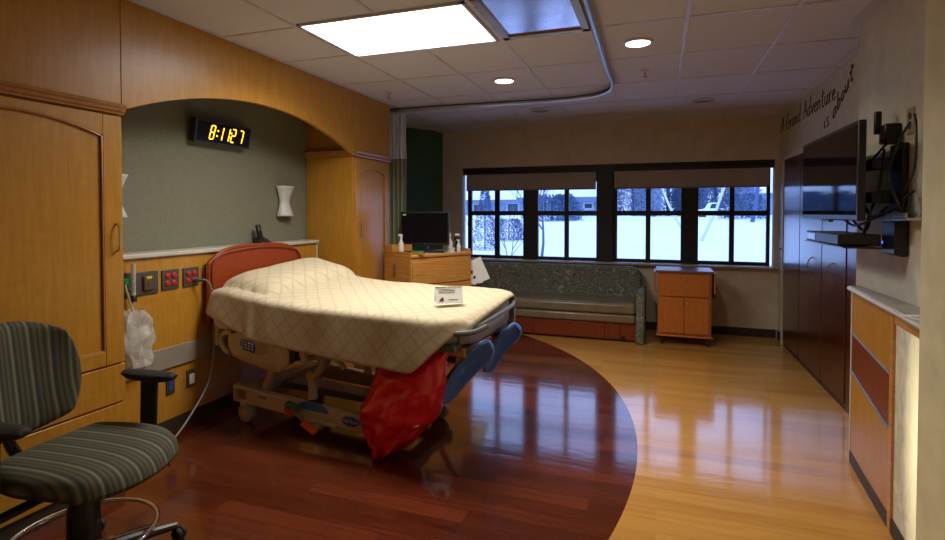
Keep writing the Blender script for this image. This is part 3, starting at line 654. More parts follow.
t = thing('power_outlet', 'beige double outlet high on the wall near the television', 'outlet', (1.169, 3.18, 1.97))
MB().box(-.006, 0, -.038, .038, -.065, .065).build('cover_plate', plain('almond_plate', (.42, .36, .24), .5), t, bev=.002)
for z in (.025, -.025): MB().lathe([(.017, 0), (.017, .003)], (-.009, 0, z), 14, 'x').build('socket', 'plate', t)
t = thing('media_box', 'black box with blue lights hanging below the television bracket', 'media box', (1.169, 3.25, 1.42))
MB().box(-.06, 0, -.07, .09, -.11, .055).build('box_body', 'black', t, bev=.005)
for z in (-.06, -.09): MB().box(-.0615, -.06, .075, .085, z, z+.012).build('status_light', 'blue_led', t)
t = thing('wall_tray', 'small beige tray shelf full of cables beside the bracket', 'tray', (1.169, 3.11, 1.49))
MB().box(-.10, 0, -.16, .18, -.005, .006).box(-.10, -.094, -.16, .18, 0, .03).build('tray', 'nickel', t)
cabs = [[(1.10, 3.25, 1.88), (1.05, 3.40, 1.75), (1.06, 3.5, 1.62), (1.08, 3.4, 1.50), (1.1, 3.25, 1.55)],
        [(1.06, 3.55, 1.75), (1.05, 3.45, 1.60), (1.06, 3.36, 1.50), (1.08, 3.5, 1.42), (1.04, 3.6, 1.50)],
        [(1.10, 3.1, 1.55), (1.04, 3.3, 1.48), (1.03, 3.5, 1.45), (1.0, 3.62, 1.50)],
        [(1.12, 3.06, 1.95), (1.08, 3.08, 1.85), (1.06, 3.12, 1.7), (1.08, 3.05, 1.55), (1.12, 3.12, 1.48)],
        [(1.05, 3.42, 1.37), (1.03, 3.34, 1.42), (1.05, 3.32, 1.52), (1.1, 3.36, 1.66), (1.10, 3.30, 1.85)],
        [(1.13, 3.04, 1.98), (1.11, 2.97, 1.90), (1.11, 2.98, 1.72), (1.1, 3.08, 1.60)],
        [(1.1, 2.95, 1.62), (1.09, 3.03, 1.58), (1.1, 3.10, 1.50), (1.1, 3.02, 1.52), (1.1, 2.98, 1.60)]]
labs = ['black cable looping down from the wall adapter', 'black cable curling behind the television', 'black cable running low toward the television back', 'black cable hanging from the beige outlet', 'black cable rising from the cable box', 'black cable arcing at the wall end beside the bracket', 'short black cable coil on the wall tray']
for P, lab in zip(cabs, labs): cable('cable', P, .0065, 'black', lab, 'cable', k=6, n=6)
# ------------------------------------------------------------------ right console (nurse desk front)
t = thing('wall_console', 'curved maple console with cherry band and glowing panel against the right wall', 'console', (1.15, 3.2, 0))
ox, oy = 1.15, 3.2
def lerp0(T, x):
    for (a, b), (c, d) in zip(T, T[1:]):
        if x <= c: return b+(d-b)*(x-a)/(c-a)
    return T[-1][1]
def cxx(y):  # front face x along y
    return lerp0([(2.5, 1.0), (2.63, 1.02), (2.95, 1.05), (3.17, 1.066), (3.55, 1.096), (3.82, 1.12)], y)
YS = [3.80-i*(3.80-2.52)/16 for i in range(17)]
yS = 3.015
def strip(y0, y1, zlo, zhi, dx, th, n=12):
    g = MB(); ys = [y0+(y1-y0)*i/n for i in range(n+1)]
    def zf(z, y): return z(y) if callable(z) else z
    for a, b in zip(ys, ys[1:]):
        vs = []
        for (y, zz, d) in ((a, zlo, 0), (b, zlo, 0), (b, zhi, 0), (a, zhi, 0), (a, zlo, th), (b, zlo, th), (b, zhi, th), (a, zhi, th)):
            vs.append(g.bm.verts.new((cxx(y)-ox+dx+d, y-oy, zf(zz, y))))
        for f in ((0, 1, 2, 3), (7, 6, 5, 4), (0, 4, 5, 1), (3, 2, 6, 7)): g.bm.faces.new([vs[i] for i in f])
        if a == ys[0]: g.bm.faces.new([vs[i] for i in (0, 3, 7, 4)])
        if b == ys[-1]: g.bm.faces.new([vs[i] for i in (1, 5, 6, 2)])
    bmesh.ops.remove_doubles(g.bm, verts=g.bm.verts, dist=1e-5); return g
b1 = lambda y: .745+.055*(((3.8-y)/.78)*.0+ .9*(y-3.0)/.8); b2 = lambda y: .475+.09*(y-3.0)/.8
strip(3.79, yS+.03, b1, 1.045, 0, .02).build('upper_panel', 'maple', t)
strip(3.79, yS+.03, b2, b1, .001, .02).build('cherry_band', 'cherry_band', t)
strip(3.79, yS+.03, .07, b2, 0, .02).build('lower_panel', 'maple', t)
for zf in (b1, b2):
    g = MB().tube([(cxx(y)-ox-.002, y-oy, zf(y)) for y in [3.79-(3.79-yS-.03)*i/10 for i in range(11)]], .006, 6).build('blue_inlay', plain('blue_grey_inlay', (.16, .22, .32), .4), t)
strip(yS+.03, yS-.012, .0, 1.045, -.006, .03, 3).build('post', 'oak_h', t)
strip(yS-.012, 2.505, .07, 1.0, .006, .01).build('light_panel', 'alabaster', t)
strip(yS-.012, 2.505, 1.0, 1.045, -.002, .02).build('top_rail', 'oak_h', t)
strip(3.80, 2.505, .0, .07, -.004, .02).build('kick_board', 'base', t)
MB().box(-.035, .018, .59, .612, .0, 1.045).build('end_panel', 'shelf_edge', t)
g = MB(); P = [(cxx(y)-ox-.015, y-oy, 1.046) for y in YS]; P[0] = (-.045, .615, 1.046); P.append((.018, 2.505-oy, 1.046)); P.append((.018, .625, 1.046))
g.prism(P, (0, 0, .032)).build('worktop', plain('grey_laminate', (.30, .29, .28), .25), t, bev=.008)
MB().tube([(cxx(y)-ox-.016, y-oy, 1.062) for y in YS], .014, 8).build('edge_rail', 'shelf_edge', t)
t = thing('paper_sheet', 'white printed sheet lying on the right console worktop', 'paper', (1.055, 2.68, 1.0785), R(8))
MB().box(-.05, .05, -.10, .10, 0, .002).build('page', 'paper', t); g = MB()
for i in range(6): g.box(-.035+i*.012, -.031+i*.012, -.08, .06+.01*(i % 2), .002, .0026)
g.build('print_lines', 'ink', t, smooth=False)

# ------------------------------------------------------------------ SOFA
t = thing('sofa', 'long sofa with leaf patterned back, brown vinyl seat and cherry base under the window', 'sofa', (-1.25, 6.8, 0))
SL, SR = -1.12, 1.115   # local x range
def backf(u, v):
    return None
P = [(SL-.0, 0, .42)]
n = 10
prof = []
for i in range(n+1):
    a = math.pi-(math.pi/2)*i/n; prof.append((SL+.12+.12*math.cos(a), 0, .72+.115*math.sin(a)))
for i in range(n+1):
    a = math.pi/2-(math.pi/2)*i/n; prof.append((SR-.20+.15*math.cos(a), 0, .685+.15*math.sin(a)))
g = MB(); rk = Matrix.Shear('XZ', 3, (0, 0))
pts = [(x, .20-.0*z, z) for x, _, z in prof]+[(SR-.05, .20, .40), (SL, .20, .40)]
o = g.prism(pts, (0, .20, 0)).build('back_cushion', 'leaf', t, bev=.045, seg=4)
MB().box(SL+.01, SR-.105, -.38, .26, .33, .455).build('seat_cushion', 'vinyl', t, bev=.035, seg=4)
MB().box(SL+.01, SR-.105, -.375, .22, .225, .325).build('seat_front', 'vinyl', t, bev=.025, seg=3)
MB().box(SL+.02, SR-.10, -.33, .38, .02, .235).build('base_case', 'cherry_band', t, bev=.004)
for a, b in ((SL+.05, -.20), (-.19, .66)): MB().box(a, b, -.345, -.33, .03, .215).build('drawer', 'cherry_band', t, bev=.005)
MB().box(.70, .83, -.343, -.33, .03, .215).build('side_panel', 'cherry_band', t, bev=.005)
MB().box(.85, .89, -.352, -.343, .03, .07).build('latch', 'black', t)
for x, nm in ((SR-.10, 'r'), (SL-.06, 'l')):
    g = MB(); q = []
    for y, z in ((-.42, .0), (-.42, .56), (-.395, .595), (-.33, .605), (-.1, .60), (.2, .60), (.34, .60), (.36, .0)): q.append((x, y, z))
    g.prism(q, (.10, 0, 0)).build('armrest', 'leaf', t, bev=.028, seg=3)
# ------------------------------------------------------------------ BEDSIDE CABINET on wheels
t = thing('bedside_cabinet', 'orange wood bedside cabinet on casters with a drawer and two doors below the right window', 'cabinet', (.29, 6.74, 0))
MB().box(-.285, .285, -.22, .22, .12, .835).build('carcass', 'cart_wood', t, bev=.004)
MB().box(-.31, .31, -.245, .24, .836, .86).build('cabinet_top', plain('violet_laminate', (.22, .12, .13), .3), t, bev=.006)
MB().box(-.262, .262, -.238, -.22, .565, .81).build('drawer', 'cart_wood', t, bev=.004)
MB().box(-.262, -.003, -.238, -.22, .14, .55).build('door', 'cart_wood', t, bev=.004); MB().box(.003, .262, -.238, -.22, .14, .55).build('door', 'cart_wood', t, bev=.004)
for x, z in ((0, .765), (-.03, .49), (.03, .49)): MB().lathe([(.006, .0), (.006, -.012), (.015, -.018), (.013, -.028)], (x, -.238, z), 12, 'y').build('knob', 'nickel', t)
MB().box(-.30, .30, -.25, .23, .10, .12).build('bottom_board', 'cart_wood', t, bev=.004)
MB().box(.312, .33, -.2, .2, .60, .835).build('drop_leaf', 'cart_wood', t, bev=.004); MB().box(-.33, -.312, -.2, .2, .60, .835).build('drop_leaf', 'cart_wood', t, bev=.004)
for x in (-.24, .24):
    for y in (-.19, .17):
        c = MB().lathe([(.035, -.012), (.040, -.008), (.040, .008), (.035, .012)], (x, y, .04), 16, 'x').build('caster_wheel', 'black_matte', t)
        MB().box(x-.018, x+.018, y-.02, y+.02, .06, .10).build('caster_fork', 'black', t)
t = thing('power_outlet', 'dark outlet low on the beige wall right of the bedside cabinet', 'outlet', (.66, 7.299, .50))
MB().box(-.035, .035, -.006, 0, -.058, .058).build('cover_plate', plain('dull_plate', (.22, .19, .16), .5), t, bev=.002); MB().box(-.015, .015, -.009, -.006, -.035, .035).build('socket', 'black', t)
# ------------------------------------------------------------------ MONITOR CABINET
ang = math.atan2(.866, .5)      # local +x runs along the drawer face
t = thing('supply_cabinet', 'honey oak supply cabinet with wide drawers and grey top carrying the monitor, behind the bed', 'cabinet', (-2.30, 4.75, 0), ang)
W, D = .78, .50; ZT = 1.10
MB().box(0, W, 0, D, .07, ZT-.03).build('carcass', 'oak_h', t, bev=.005)
MB().box(.0, W+.012, -.012, D, ZT-.03, ZT).build('cabinet_top', 'oak_h', t, bev=.006)
MB().box(.02, W-.01, .01, D-.02, ZT, ZT+.003).build('top_mat', 'sill', t)
for a, b in ((.80, 1.03), (.56, .79), (.32, .55), (.09, .31)): MB().box(.012, W-.012, -.018, 0, a, b).build('drawer', 'oak_h', t, bev=.004)
MB().box(.0, .012, .40-.0, .40+.0, 0, 0) if False else None
MB().box(-.02, 0, .28, .31, .88, 1.0).build('side_handle', 'nickel', t, bev=.004)
MB().box(0, .25, .34, .49, ZT+.004, ZT+.085).build('raised_shelf', 'oak_h', t, bev=.004)
for q in ((.0, .012, .0, .30, ZT+.003, ZT+.03), (W-.012, W, 0, .4, ZT+.003, ZT+.035)): MB().box(*q).build('edge_lip', 'oak_h', t, bev=.003)
for x in (.06, W-.06):
    for y in (.06, D-.06): MB().lathe([(.03, -.012), (.034, 0), (.03, .012)], (x, y, .035), 14, 'x').build('caster_wheel', 'black_matte', t)
cab = t
def on(x, y, z=0): # point on top of the cabinet in world space
    c, s = math.cos(ang), math.sin(ang); return (-2.30+x*c-y*s, 4.75+x*s+y*c, ZT+.003+z)
mrot = R(14)
t = thing('computer_monitor', 'black widescreen computer monitor switched off on the oak supply cabinet', 'monitor', on(.35, .25), mrot)
MB().box(-.26, .26, -.015, .02, .075, .43).build('bezel', 'black', t, bev=.006)
MB().box(-.245, .245, -.0165, -.015, .10, .415).build('screen', 'screen', t, smooth=False)
MB().box(-.03, .03, .0, .03, .0, .2).build('stand_neck', 'black', t)
MB().lathe([(.115, 0), (.115, .008), (.05, .016)], (0, 0, 0), 24, 'z', 1, .7).build('stand_foot', 'black', t)
MB().box(-.235, -.20, -.0175, -.0165, .39, .405).build('sticker', 'trim_white', t)
text_mesh('logo', 'hp', .022, 'nickel', t, Matrix.Translation((0, -.016, .087)) @ Matrix.Rotation(R(90), 4, 'X'))
MB().box(-.22, .22, -.11, -.05, .002, .018).build('keyboard', 'black', t, bev=.003)
def bottle(x, y, h, r, lab, col, cap, sp=True):
    t = thing('spray_bottle' if sp else 'bottle', lab, 'bottle', on(x, y)); 
    MB().lathe([(r*.9, 0), (r, .01), (r, h*.5), (r*.45, h*.68), (r*.4, h*.78)], (0, 0, 0), 16).build('bottle_body', col, t)
    MB().lathe([(r*.5, h*.77), (r*.5, h*.9)], (0, 0, 0), 12).box(-r*1.1, r*.5, -.008, .008, h*.88, h).build('cap', cap, t, bev=.003)
bottle(.03, .22, .20, .028, 'white spray bottle left of the monitor', 'white', 'white')
bottle(.60, .14, .20, .030, 'white dispenser bottle right of the monitor', 'white', 'white')
bottle(.69, .10, .13, .022, 'small pale bottle between the monitor and the scanner', 'white', 'white', False)
t = thing('barcode_scanner', 'black and white hand scanner standing in its cradle on the supply cabinet', 'scanner', on(.72, .16), R(20))
MB().lathe([(.045, 0), (.045, .02), (.025, .03), (.02, .12)], (0, 0, 0), 16).build('cradle', 'black', t)
MB().box(-.03, .03, -.06, .04, .12, .165).build('scanner_head', 'black', t, bev=.012); MB().box(-.028, .028, -.055, .035, .165, .19).build('white_cover', 'white', t, bev=.01)
t = thing('green_box', 'small green plastic box beside the monitor foot', 'box', on(.13, .07)); MB().box(-.06, .06, -.03, .03, 0, .028).build('tray', 'greenbox', t, bev=.005)
MB().box(-.055, .055, -.025, .025, .028, .032).build('lid', 'greenbox', t)
t = thing('small_cup', 'small white cup in front of the monitor right corner', 'cup', on(.55, .04)); MB().lathe([(.025, 0), (.035, .045), (.033, .045), (.024, .004)], (0, 0, 0), 16).build('cup_body', 'white', t)
MB().lathe([(.0345, .04), (.037, .046), (.0345, .047)], (0, 0, 0), 16).build('rim', 'paper', t)
t = thing('wooden_tray', 'flat orange wooden strip lying at the front left of the cabinet top', 'tray', on(.07, -.0), R(5)); MB().box(-.07, .08, .0, .03, 0, .012).build('tray_base', 'cart_wood', t, bev=.003)
MB().box(-.07, .08, .0, .006, .012, .02).build('tray_edge', 'cart_wood', t)
t = thing('hanging_papers', 'white sheets hanging in a holder on the right side of the supply cabinet', 'papers', on(W+.012, .05, -.20), R(12))
for dy, rz, x0 in ((0, 4, 0), (.006, -8, .02), (.012, -24, .035)):
    MB().box(x0, x0+.10, dy, dy+.0015, -.16, .10, Matrix.Rotation(R(rz), 3, 'Y'), (x0, 0, .10)).build('sheet', 'paper', t)
MB().box(.02, .045, -.002, -.0005, -.05, -.01).build('print_mark', 'ink', t); MB().box(.05, .075, -.002, -.0005, -.10, -.07).build('print_mark', 'ink', t)

# ------------------------------------------------------------------ BED
BO, BA = Vector((-3.05, 3.06, 0)), R(-7)
bed = thing('hospital_bed', 'electric hospital birthing bed with cherry headboard and beige frame in the niche', 'bed', BO, BA)
def ztop(s, w):
    z = .905+.055*w/.9
    z += .11*max(0, 1-max(0, (s-.15))/.75)**1.5*(.5+.5*w)  # raised head section on the far side
    return z
# headboard
hb = [(-.085, -.035, .70), (-.085, .905, .70), (-.085, .905, 1.14)]
for i in range(13):
    u = i/12; w_ = .905-.94*u; hb.append((-.085, w_, 1.15+.125*(1-abs(2*u-1)**4.0)-.02*(u-.5)*0))
hb.append((-.085, -.035, 1.14))
MB().prism(hb, (.035, 0, 0)).build('headboard', 'cherry_mid', bed, bev=.012, seg=3)
MB().tube(smoothpts([(-.045, -.0, .95), (-.045, -.0, 1.14), (-.045, .1, 1.215), (-.045, .435, 1.245), (-.045, .77, 1.215), (-.045, .87, 1.14), (-.045, .87, .95)], 6), .009, 8).build('headboard_moulding', 'cherry_band', bed)
# mattress
def mat_prof(s):
    return .0
g = MB(); n = 20
def mf(u, v):
    s = .0+2.0*u; a = 2*math.pi*v; inset = .12*max(0, (s-1.75)/.25)**2
    W0, W1 = .03+inset, .87-inset; c = (W0+W1)/2; hw = (W1-W0)/2
    x = math.copysign(abs(math.cos(a))**.25, math.cos(a))*hw; z = math.copysign(abs(math.sin(a))**.25, math.sin(a))*.085
    return (s, c+x, ztop(s, c+x)-.10+z)
g.grid(mf, 24, 32); bm = g.bm; bmesh.ops.remove_doubles(bm, verts=bm.verts, dist=1e-4); bmesh.ops.holes_fill(bm, edges=bm.edges, sides=40)
g.build('mattress', 'mattress', bed)
MB().box(.0, 1.95, .05, .85, .70, .745).build('deck', 'bed_grey', bed, bev=.01)
# foot bumper + foot edge pad
MB().tube(smoothpts([(1.86, .06, .825), (1.90, -.0, .825), (2.0, .01, .83), (2.065, .07, .835), (2.08, .2, .845), (2.07, .12, .84)], 6), .016, 8).build('corner_bumper', 'rubber', bed)
MB().tube(smoothpts([(2.0, .10, .84), (2.035, .2, .845), (2.045, .45, .865), (2.04, .7, .885), (2.0, .84, .895)], 6), .013, 8).build('foot_rail', 'bed_grey', bed)
# base
def bar(g, s0, s1, w0, w1, za0, zb0, za1, zb1): g.prism([(s0, w0, za0), (s1, w0, za1), (s1, w0, zb1), (s0, w0, zb0)], (0, w1-w0, 0))
g = MB(); bar(g, .11, 1.52, .03, .09, .14, .265, .11, .20); bar(g, .11, 1.52, .76, .82, .14, .265, .11, .20); g.build('base_rail', 'bed_beige', bed, bev=.012, seg=3)
for q in ((.14, .26, .03, .82, .16, .25), (1.38, 1.50, .03, .82, .13, .2)): MB().box(*q).build('base_crossbar', 'bed_beige', bed, bev=.01)
MB().box(.28, 1.5, .35, .52, .17, .22).build('base_tray', plain('violet_cover', (.14, .12, .20), .4), bed, bev=.01)
for (a, b) in (((.36, .12, .25), (.44, .12, .42)), ((.80, .12, .24), (.80, .12, .40)), ((.36, .74, .25), (.44, .74, .42)), ((.80, .74, .24), (.80, .74, .40))):
    MB().tube([a, ((a[0]+b[0])/2, a[1], (a[2]+b[2])/2), b], [.036, .030, .034], 10).lathe([(.035, -.03), (.035, .03)], b, 16, 'y').build('lift_link', 'bed_beige', bed)
for w_ in (.12, .74): MB().tube(smoothpts([(.80, w_, .39), (.87, w_, .46), (.91, w_, .60), (.98, w_, .70), (1.3, w_, .71)], 5), .028, 10).tube(smoothpts([(.44, w_, .41), (.6, w_, .47), (.9, w_, .55)], 4), .02, 8).build('lift_arm', 'bed_beige', bed)
MB().tube(smoothpts([(.93, .02, .55), (.97, .02, .60), (1.05, .02, .59), (1.12, .02, .56), (1.16, .02, .515)], 6), .019, 10).build('rail_hook', 'bed_beige', bed)
MB().box(.0, 1.75, .08, .82, .62, .70).build('upper_frame', 'bed_beige', bed, bev=.012)
# casters
for (s, w_) in ((.225, .06), (.225, .79), (1.46, .73), (1.46, .10)):
    c = MB().lathe([(.030, -.026), (.066, -.022), (.070, -.01), (.070, .01), (.066, .022), (.030, .026)], (s, w_, .0702), 24, 'y').build('caster', 'wheel', bed)
    MB().lathe([(.028, -.03), (.028, .03)], (s, w_, .07), 16, 'y').build('wheel_hub', 'bed_beige', c)
    MB().box(s-.03, s+.03, w_-.04, w_+.04, .12, .165).build('caster_cover', 'bed_beige', c, bev=.01)
# side rail with control panel (near)
def rr(P, w0, th, name, mt, par, bv=.012): return MB().prism([(s, w0, z) for s, z in P], (0, th, 0)).build(name, mt, par, bev=bv, seg=3)
rail = rr([(.20, .66), (.30, .69), (.50, .675), (.70, .655), (.765, .62), (.765, .52), (.70, .455), (.62, .45), (.34, .485), (.25, .52), (.20, .58)], -.085, .05, 'side_rail', 'bed_beige', bed, .02)
rr([(.25, .525), (.34, .505), (.62, .472), (.69, .478), (.64, .498), (.36, .53)], -.092, .01, 'lower_grip', plain('rail_inset', (.42, .31, .17), .4), rail, .004)
g = MB(); g.prism([(.47+.13*math.cos(a*math.pi/12), -.089, .607+.048*math.sin(a*math.pi/12)-.03*math.cos(a*math.pi/12)*.5) for a in range(24)], (0, .01, 0)); g.build('label_oval', plain('rail_label', (.38, .30, .24), .5), rail)
rr([(.345, .65), (.475, .638), (.49, .60), (.475, .562), (.36, .578), (.34, .61)], -.093, .01, 'control_panel', 'blue_label', rail, .004)
g = MB()
for i in range(4):
    for j in range(3): g.box(.36+i*.03, .376+i*.03, -.096, -.092, .59+j*.02-.003*i, .60+j*.02-.003*i)
g.build('buttons', 'trim_white', rail, smooth=False)
MB().tube(smoothpts([(.25, -.06, .62), (.2, -.06, .67), (.13, -.055, .655), (.10, -.05, .60), (.14, -.05, .54), (.2, -.06, .53)], 6), .018, 10).build('rail_arm', 'bed_beige', bed)
MB().tube(smoothpts([(.80, -.04, .64), (.86, -.04, .63), (.87, -.04, .54), (.80, -.04, .52)], 5), .022, 10).build('rail_arm', 'bed_beige', bed)
MB().box(.755, .80, -.06, .0, .52, .66).build('rail_pivot', 'black', bed, bev=.01)
MB().box(.0, .04, -.03, .02, .55, .92).build('head_post', 'bed_beige', bed, bev=.01)
# base decals: blue arc, logo
NR = Matrix.Rotation(R(90), 4, 'X')
g = MB(); g.prism([(.74, .0285, .235-.04)]+[(.88-.14*math.cos(math.pi*i/12), .0285, .195+.062*math.sin(math.pi*i/12)) for i in range(13)], (0, .0016, 0)); g.build('blue_arc_label', plain('blue_arc', (.05, .16, .48), .4), bed, smooth=False)
g = MB(); g.prism([(1.20+.072*math.cos(a*math.pi/10), .0270, .178+.032*math.sin(a*math.pi/10)) for a in range(20)], (0, .003, 0)); lg = g.build('logo_plate', 'blue_label', bed)
tilt = math.atan2(-.042, 1.6)
text_mesh('logo_lettering', 'Hill-Rom', .036, 'trim_white', lg, Matrix.Translation((1.20, .026, .178)) @ NR)
text_mesh('small_lettering', 'Affinity', .030, 'purple', bed, Matrix.Translation((.42, .0285, .215)) @ NR)
# pedals
MB().tube([(.66, .0, .215), (.78, -.03, .19), (.92, -.05, .13)], .012, 8).build('pedal_bar', 'bed_grey', bed)
MB().box(.0, .12, -.022, .022, -.014, .014, Matrix.Rotation(R(16), 3, 'Y')).build('green_pedal', 'green_pedal', bed, bev=.008).location = (.69, -.01, .235)
MB().box(.0, .09, -.022, .022, -.012, .012, Matrix.Rotation(R(16), 3, 'Y')).build('red_pedal', 'red_outlet', bed, bev=.008).location = (.70, -.035, .205)
MB().box(.0, .12, -.025, .025, -.014, .014, Matrix.Rotation(R(24), 3, 'Y')).build('orange_pedal', 'orange', bed, bev=.008).location = (.88, -.06, .150)
MB().box(.80, 1.10, .0, .03, .125, .150).build('step_plate', 'bed_beige', bed, bev=.006)
# foot mechanism
MB().box(1.78, 1.98, .12, .5, .66, .72).build('foot_tray', 'oak_h', bed, bev=.01)
MB().box(1.80, 1.95, .1, .85, .74, .80).build('foot_bracket', 'rubber', bed, bev=.01)
for q, rr_ in (([(1.62, .72, .42), (1.46, .73, .22)], .022), ([(1.86, .25, .78), (1.84, .2, .6)], .03), ([(1.90, .72, .8), (1.94, .70, .66)], .03)): MB().tube(q, rr_, 8).build('foot_strut', 'black', bed)
MB().tube([(1.75, .25, .55), (1.72, .3, .36)], .012, 8).lathe([(.02, 0), (.02, .09)], (1.72, .3, .28), 10).build('lock_rod', 'bed_grey', bed)
# calf supports (blue)
def calf(p0, p1, up):
    p0, p1 = Vector(p0), Vector(p1); ax = (p1-p0).normalized(); side = ax.cross(Vector(up)).normalized(); nn = side.cross(ax)
    L_ = (p1-p0).length
    def f(u, v):
        wd = .046+.042*u**1.5; e = min(1, u/.22, (1-u)/.30); e = math.sqrt(max(0.0004, 1-(1-max(0, e))**2))
        th = (v-.5)*2
        return p0+ax*(u*L_)+side*(th*wd*e)+nn*(abs(th)**2*wd*e*.8-.045*math.sin(u*math.pi))
    return MB().grid(f, 30, 14).build('leg_support', 'blue', bed, solid=.024, subd=1)
calf((1.79, .17, .35), (2.10, .20, .76), (.75, -.35, .45))
calf((1.88, .62, .43), (2.11, .60, .79), (.75, -.35, .45))
MB().tube([(1.93, .30, .60), (1.88, .3, .74)], .016, 8).tube([(2.0, .66, .66), (1.95, .66, .78)], .016, 8).build('support_arm', 'bed_grey', bed)
# pillow (white corner shows at the head)
pl = thing('pillow', 'white pillow with only its near corner showing under the blanket at the bed head', 'pillow', BO, BA)
def pf(u, v):
    a, b = (u-.5)*2, (v-.5)*2; e = (1-abs(a)**3)*(1-abs(b)**3)
    return a, b, e
for sgn in (1,):
    g = MB()
    g.grid(lambda u, v: (.26+(u-.5)*.34, .51+(v-.5)*.62, .94+.02+.055*((1-abs(2*u-1)**2.5)*(1-abs(2*v-1)**2.5))**.5), 16, 16)
    g.grid(lambda u, v: (.26+(u-.5)*.34, .51+(v-.5)*.62, .94+.02-.035*((1-abs(2*u-1)**2.5)*(1-abs(2*v-1)**2.5))**.5), 16, 16)
    bmesh.ops.remove_doubles(g.bm, verts=g.bm.verts, dist=1e-4); g.build('pillow_case', 'linen', pl)
g = MB(); g.grid(lambda u, v: (.03+.17*u, -.035-.02*math.sin(v*2.5)+.012*math.sin(u*14), .86-.155*v-.04*u*v), 10, 8); g.build('sheet_corner', 'linen', bed, solid=.006, fixn=False)
# blanket
bl = thing('blanket', 'tan quilted blanket spread over the hospital bed and hanging down its near side', 'blanket', BO, BA)
hem = [(-.05, .84), (.05, .80), (.20, .745), (.45, .680), (.90, .648), (1.30, .632), (1.60, .622), (1.74, .625), (1.80, .68), (1.88, .77), (1.96, .86), (2.06, .875)]
def lerp(T, x):
    if x <= T[0][0]: return T[0][1]
    for (a, b), (c, d) in zip(T, T[1:]):
        if x <= c: return b+(d-b)*(x-a)/(c-a)
    return T[-1][1]
NV, NU = 90, 120
def bf(u, v):
    s = -.045+2.085*u-.045*u*v
    ins = .13*max(0, (s-1.82)/.22)**2
    w0, w1 = .0+ins, .9-ins; q = .055
    zt0 = ztop(s, w0)
    zp = 0
    # pillow bulge
    def top(w_):
        z = ztop(s, w_)
        pb = (max(0, 1-((s-.19-.07*w_)/.26)**4)*max(0, 1-((w_-.50)/.44)**6))**.55
        z += .085*pb
        z += .006*noise.noise(Vector((s*5, w_*5, 0)))+.004*math.sin(w_*14+s*3)*noise.noise(Vector((s*2, w_*2, 5)))
        if s > 1.96: z -= .06*((s-1.96)/.08)**2
        if s < 0: z -= .1*((0-s)/.045)**2
        return z
    drop = max(.02, top(w0)-lerp(hem, s)); dropf = .20
    tot = drop+q+(w1-w0)+q+dropf; d = v*tot
    if d < drop:
        k_ = (drop-d)/max(drop, .01); dz = (drop-d)
        fold = (.008*math.sin(s*11+.7)+.004*math.sin(s*23+1.3*k_)+.022*math.exp(-((s-.40)/.05)**2))*min(1, k_*1.3)
        edge = .035*k_*min(1, drop/.2)
        return (s+.02*math.sin(s*7)*k_, w0-q*.9-edge-fold*.9, top(w0)-q*.6-dz*(1-.15*0)+0)
    d -= drop
    if d < q*1.0:
        a = d/q*math.pi/2; return (s, w0-q*.9*math.cos(a), top(w0)-q*.6*(1-math.sin(a)))
    d -= q
    if d < (w1-w0): return (s, w0+d, top(w0+d))
    d -= (w1-w0)
    if d < q: a = d/q*math.pi/2; return (s, w1+q*math.sin(a), top(w1)-q*(1-math.cos(a)))
    d -= q; return (s, w1+q+.01*math.sin(s*12), top(w1)-q-d)
def buv(u, v):
    s = -.045+2.085*u; w0 = 0; drop = max(.02, ztop(s, 0)-lerp(hem, s)); return (s, v*(drop+.055+.9+.055+.2)-drop)
MB().grid(bf, NU, NV, uv=buv).build('blanket_cloth', 'blanket', bl, solid=.008, fixn=False)
# tent card
t = thing('tent_card', 'small white folded card with a sketch standing near the foot of the bed', 'card', BO, BA)
t.location = (-1.235, 3.10, .950); t.rotation_euler = (0, 0, R(30)); t.scale = (.76, .76, .80)
tm = Matrix.Rotation(R(-22), 3, 'X')
MB().box(-.115, .115, -.001, .001, 0, .135, tm).build('front_leaf', 'paper', t, smooth=False)
MB().box(-.115, .115, .098, .100, -.002, .133, Matrix.Rotation(R(20), 3, 'X')).build('back_leaf', 'paper', t, smooth=False).location = (0, -.0, -.03)
g = MB(); rnd = random.Random(2)
for r_ in range(5):
    P = []
    for i in range(26): P.append(tm @ Vector((-.085+i*.0055, -.0022, .115-.014*r_+rnd.uniform(-.0045, .0045))))
    if r_ < 3: g.tube(P, .0010, 4)
g.prism([tm @ Vector(p) for p in ((-.085, -.003, .02), (-.045, -.003, .02), (-.05, -.003, .055), (-.065, -.003, .04), (-.075, -.003, .035))], (0, -.0006, 0))
g.tube([tm @ Vector((-.005, -.0025, .03)), tm @ Vector((.07, -.0025, .03))], .0015, 4)
g.build('ink_drawing', 'ink', t)
# red linen bag
t = thing('linen_bag', 'shiny red plastic linen bag hanging below the foot of the bed to the floor', 'bag', BO, BA)
LE = [(0, 1.42), (.03, 1.40), (.08, 1.37), (.14, 1.32), (.22, 1.28), (.30, 1.275), (.36, 1.31), (.45, 1.345), (.55, 1.36), (.78, 1.38)]
RE = [(0, 1.46), (.03, 1.52), (.08, 1.60), (.16, 1.69), (.26, 1.77), (.38, 1.82), (.50, 1.85), (.62, 1.86), (.78, 1.87)]
def rbf(u, v):
    z = .006+.765*v; a = 2*math.pi*u; l, r_ = lerp(LE, z), lerp(RE, z); c = (l+r_)/2; hw = (r_-l)/2; th = .035+.15*math.sin(min(1, .12+v*.95)*math.pi)**.8
    nz = noise.noise(Vector((math.cos(a)*2.2, math.sin(a)*2.2, z*8)))*.045+noise.noise(Vector((math.cos(a)*5, math.sin(a)*5, z*17)))*.02
    return (c+math.cos(a)*(hw+nz*.4), .10+math.sin(a)*(th*1.0+nz*1.0)+.05*(v-.5), z)
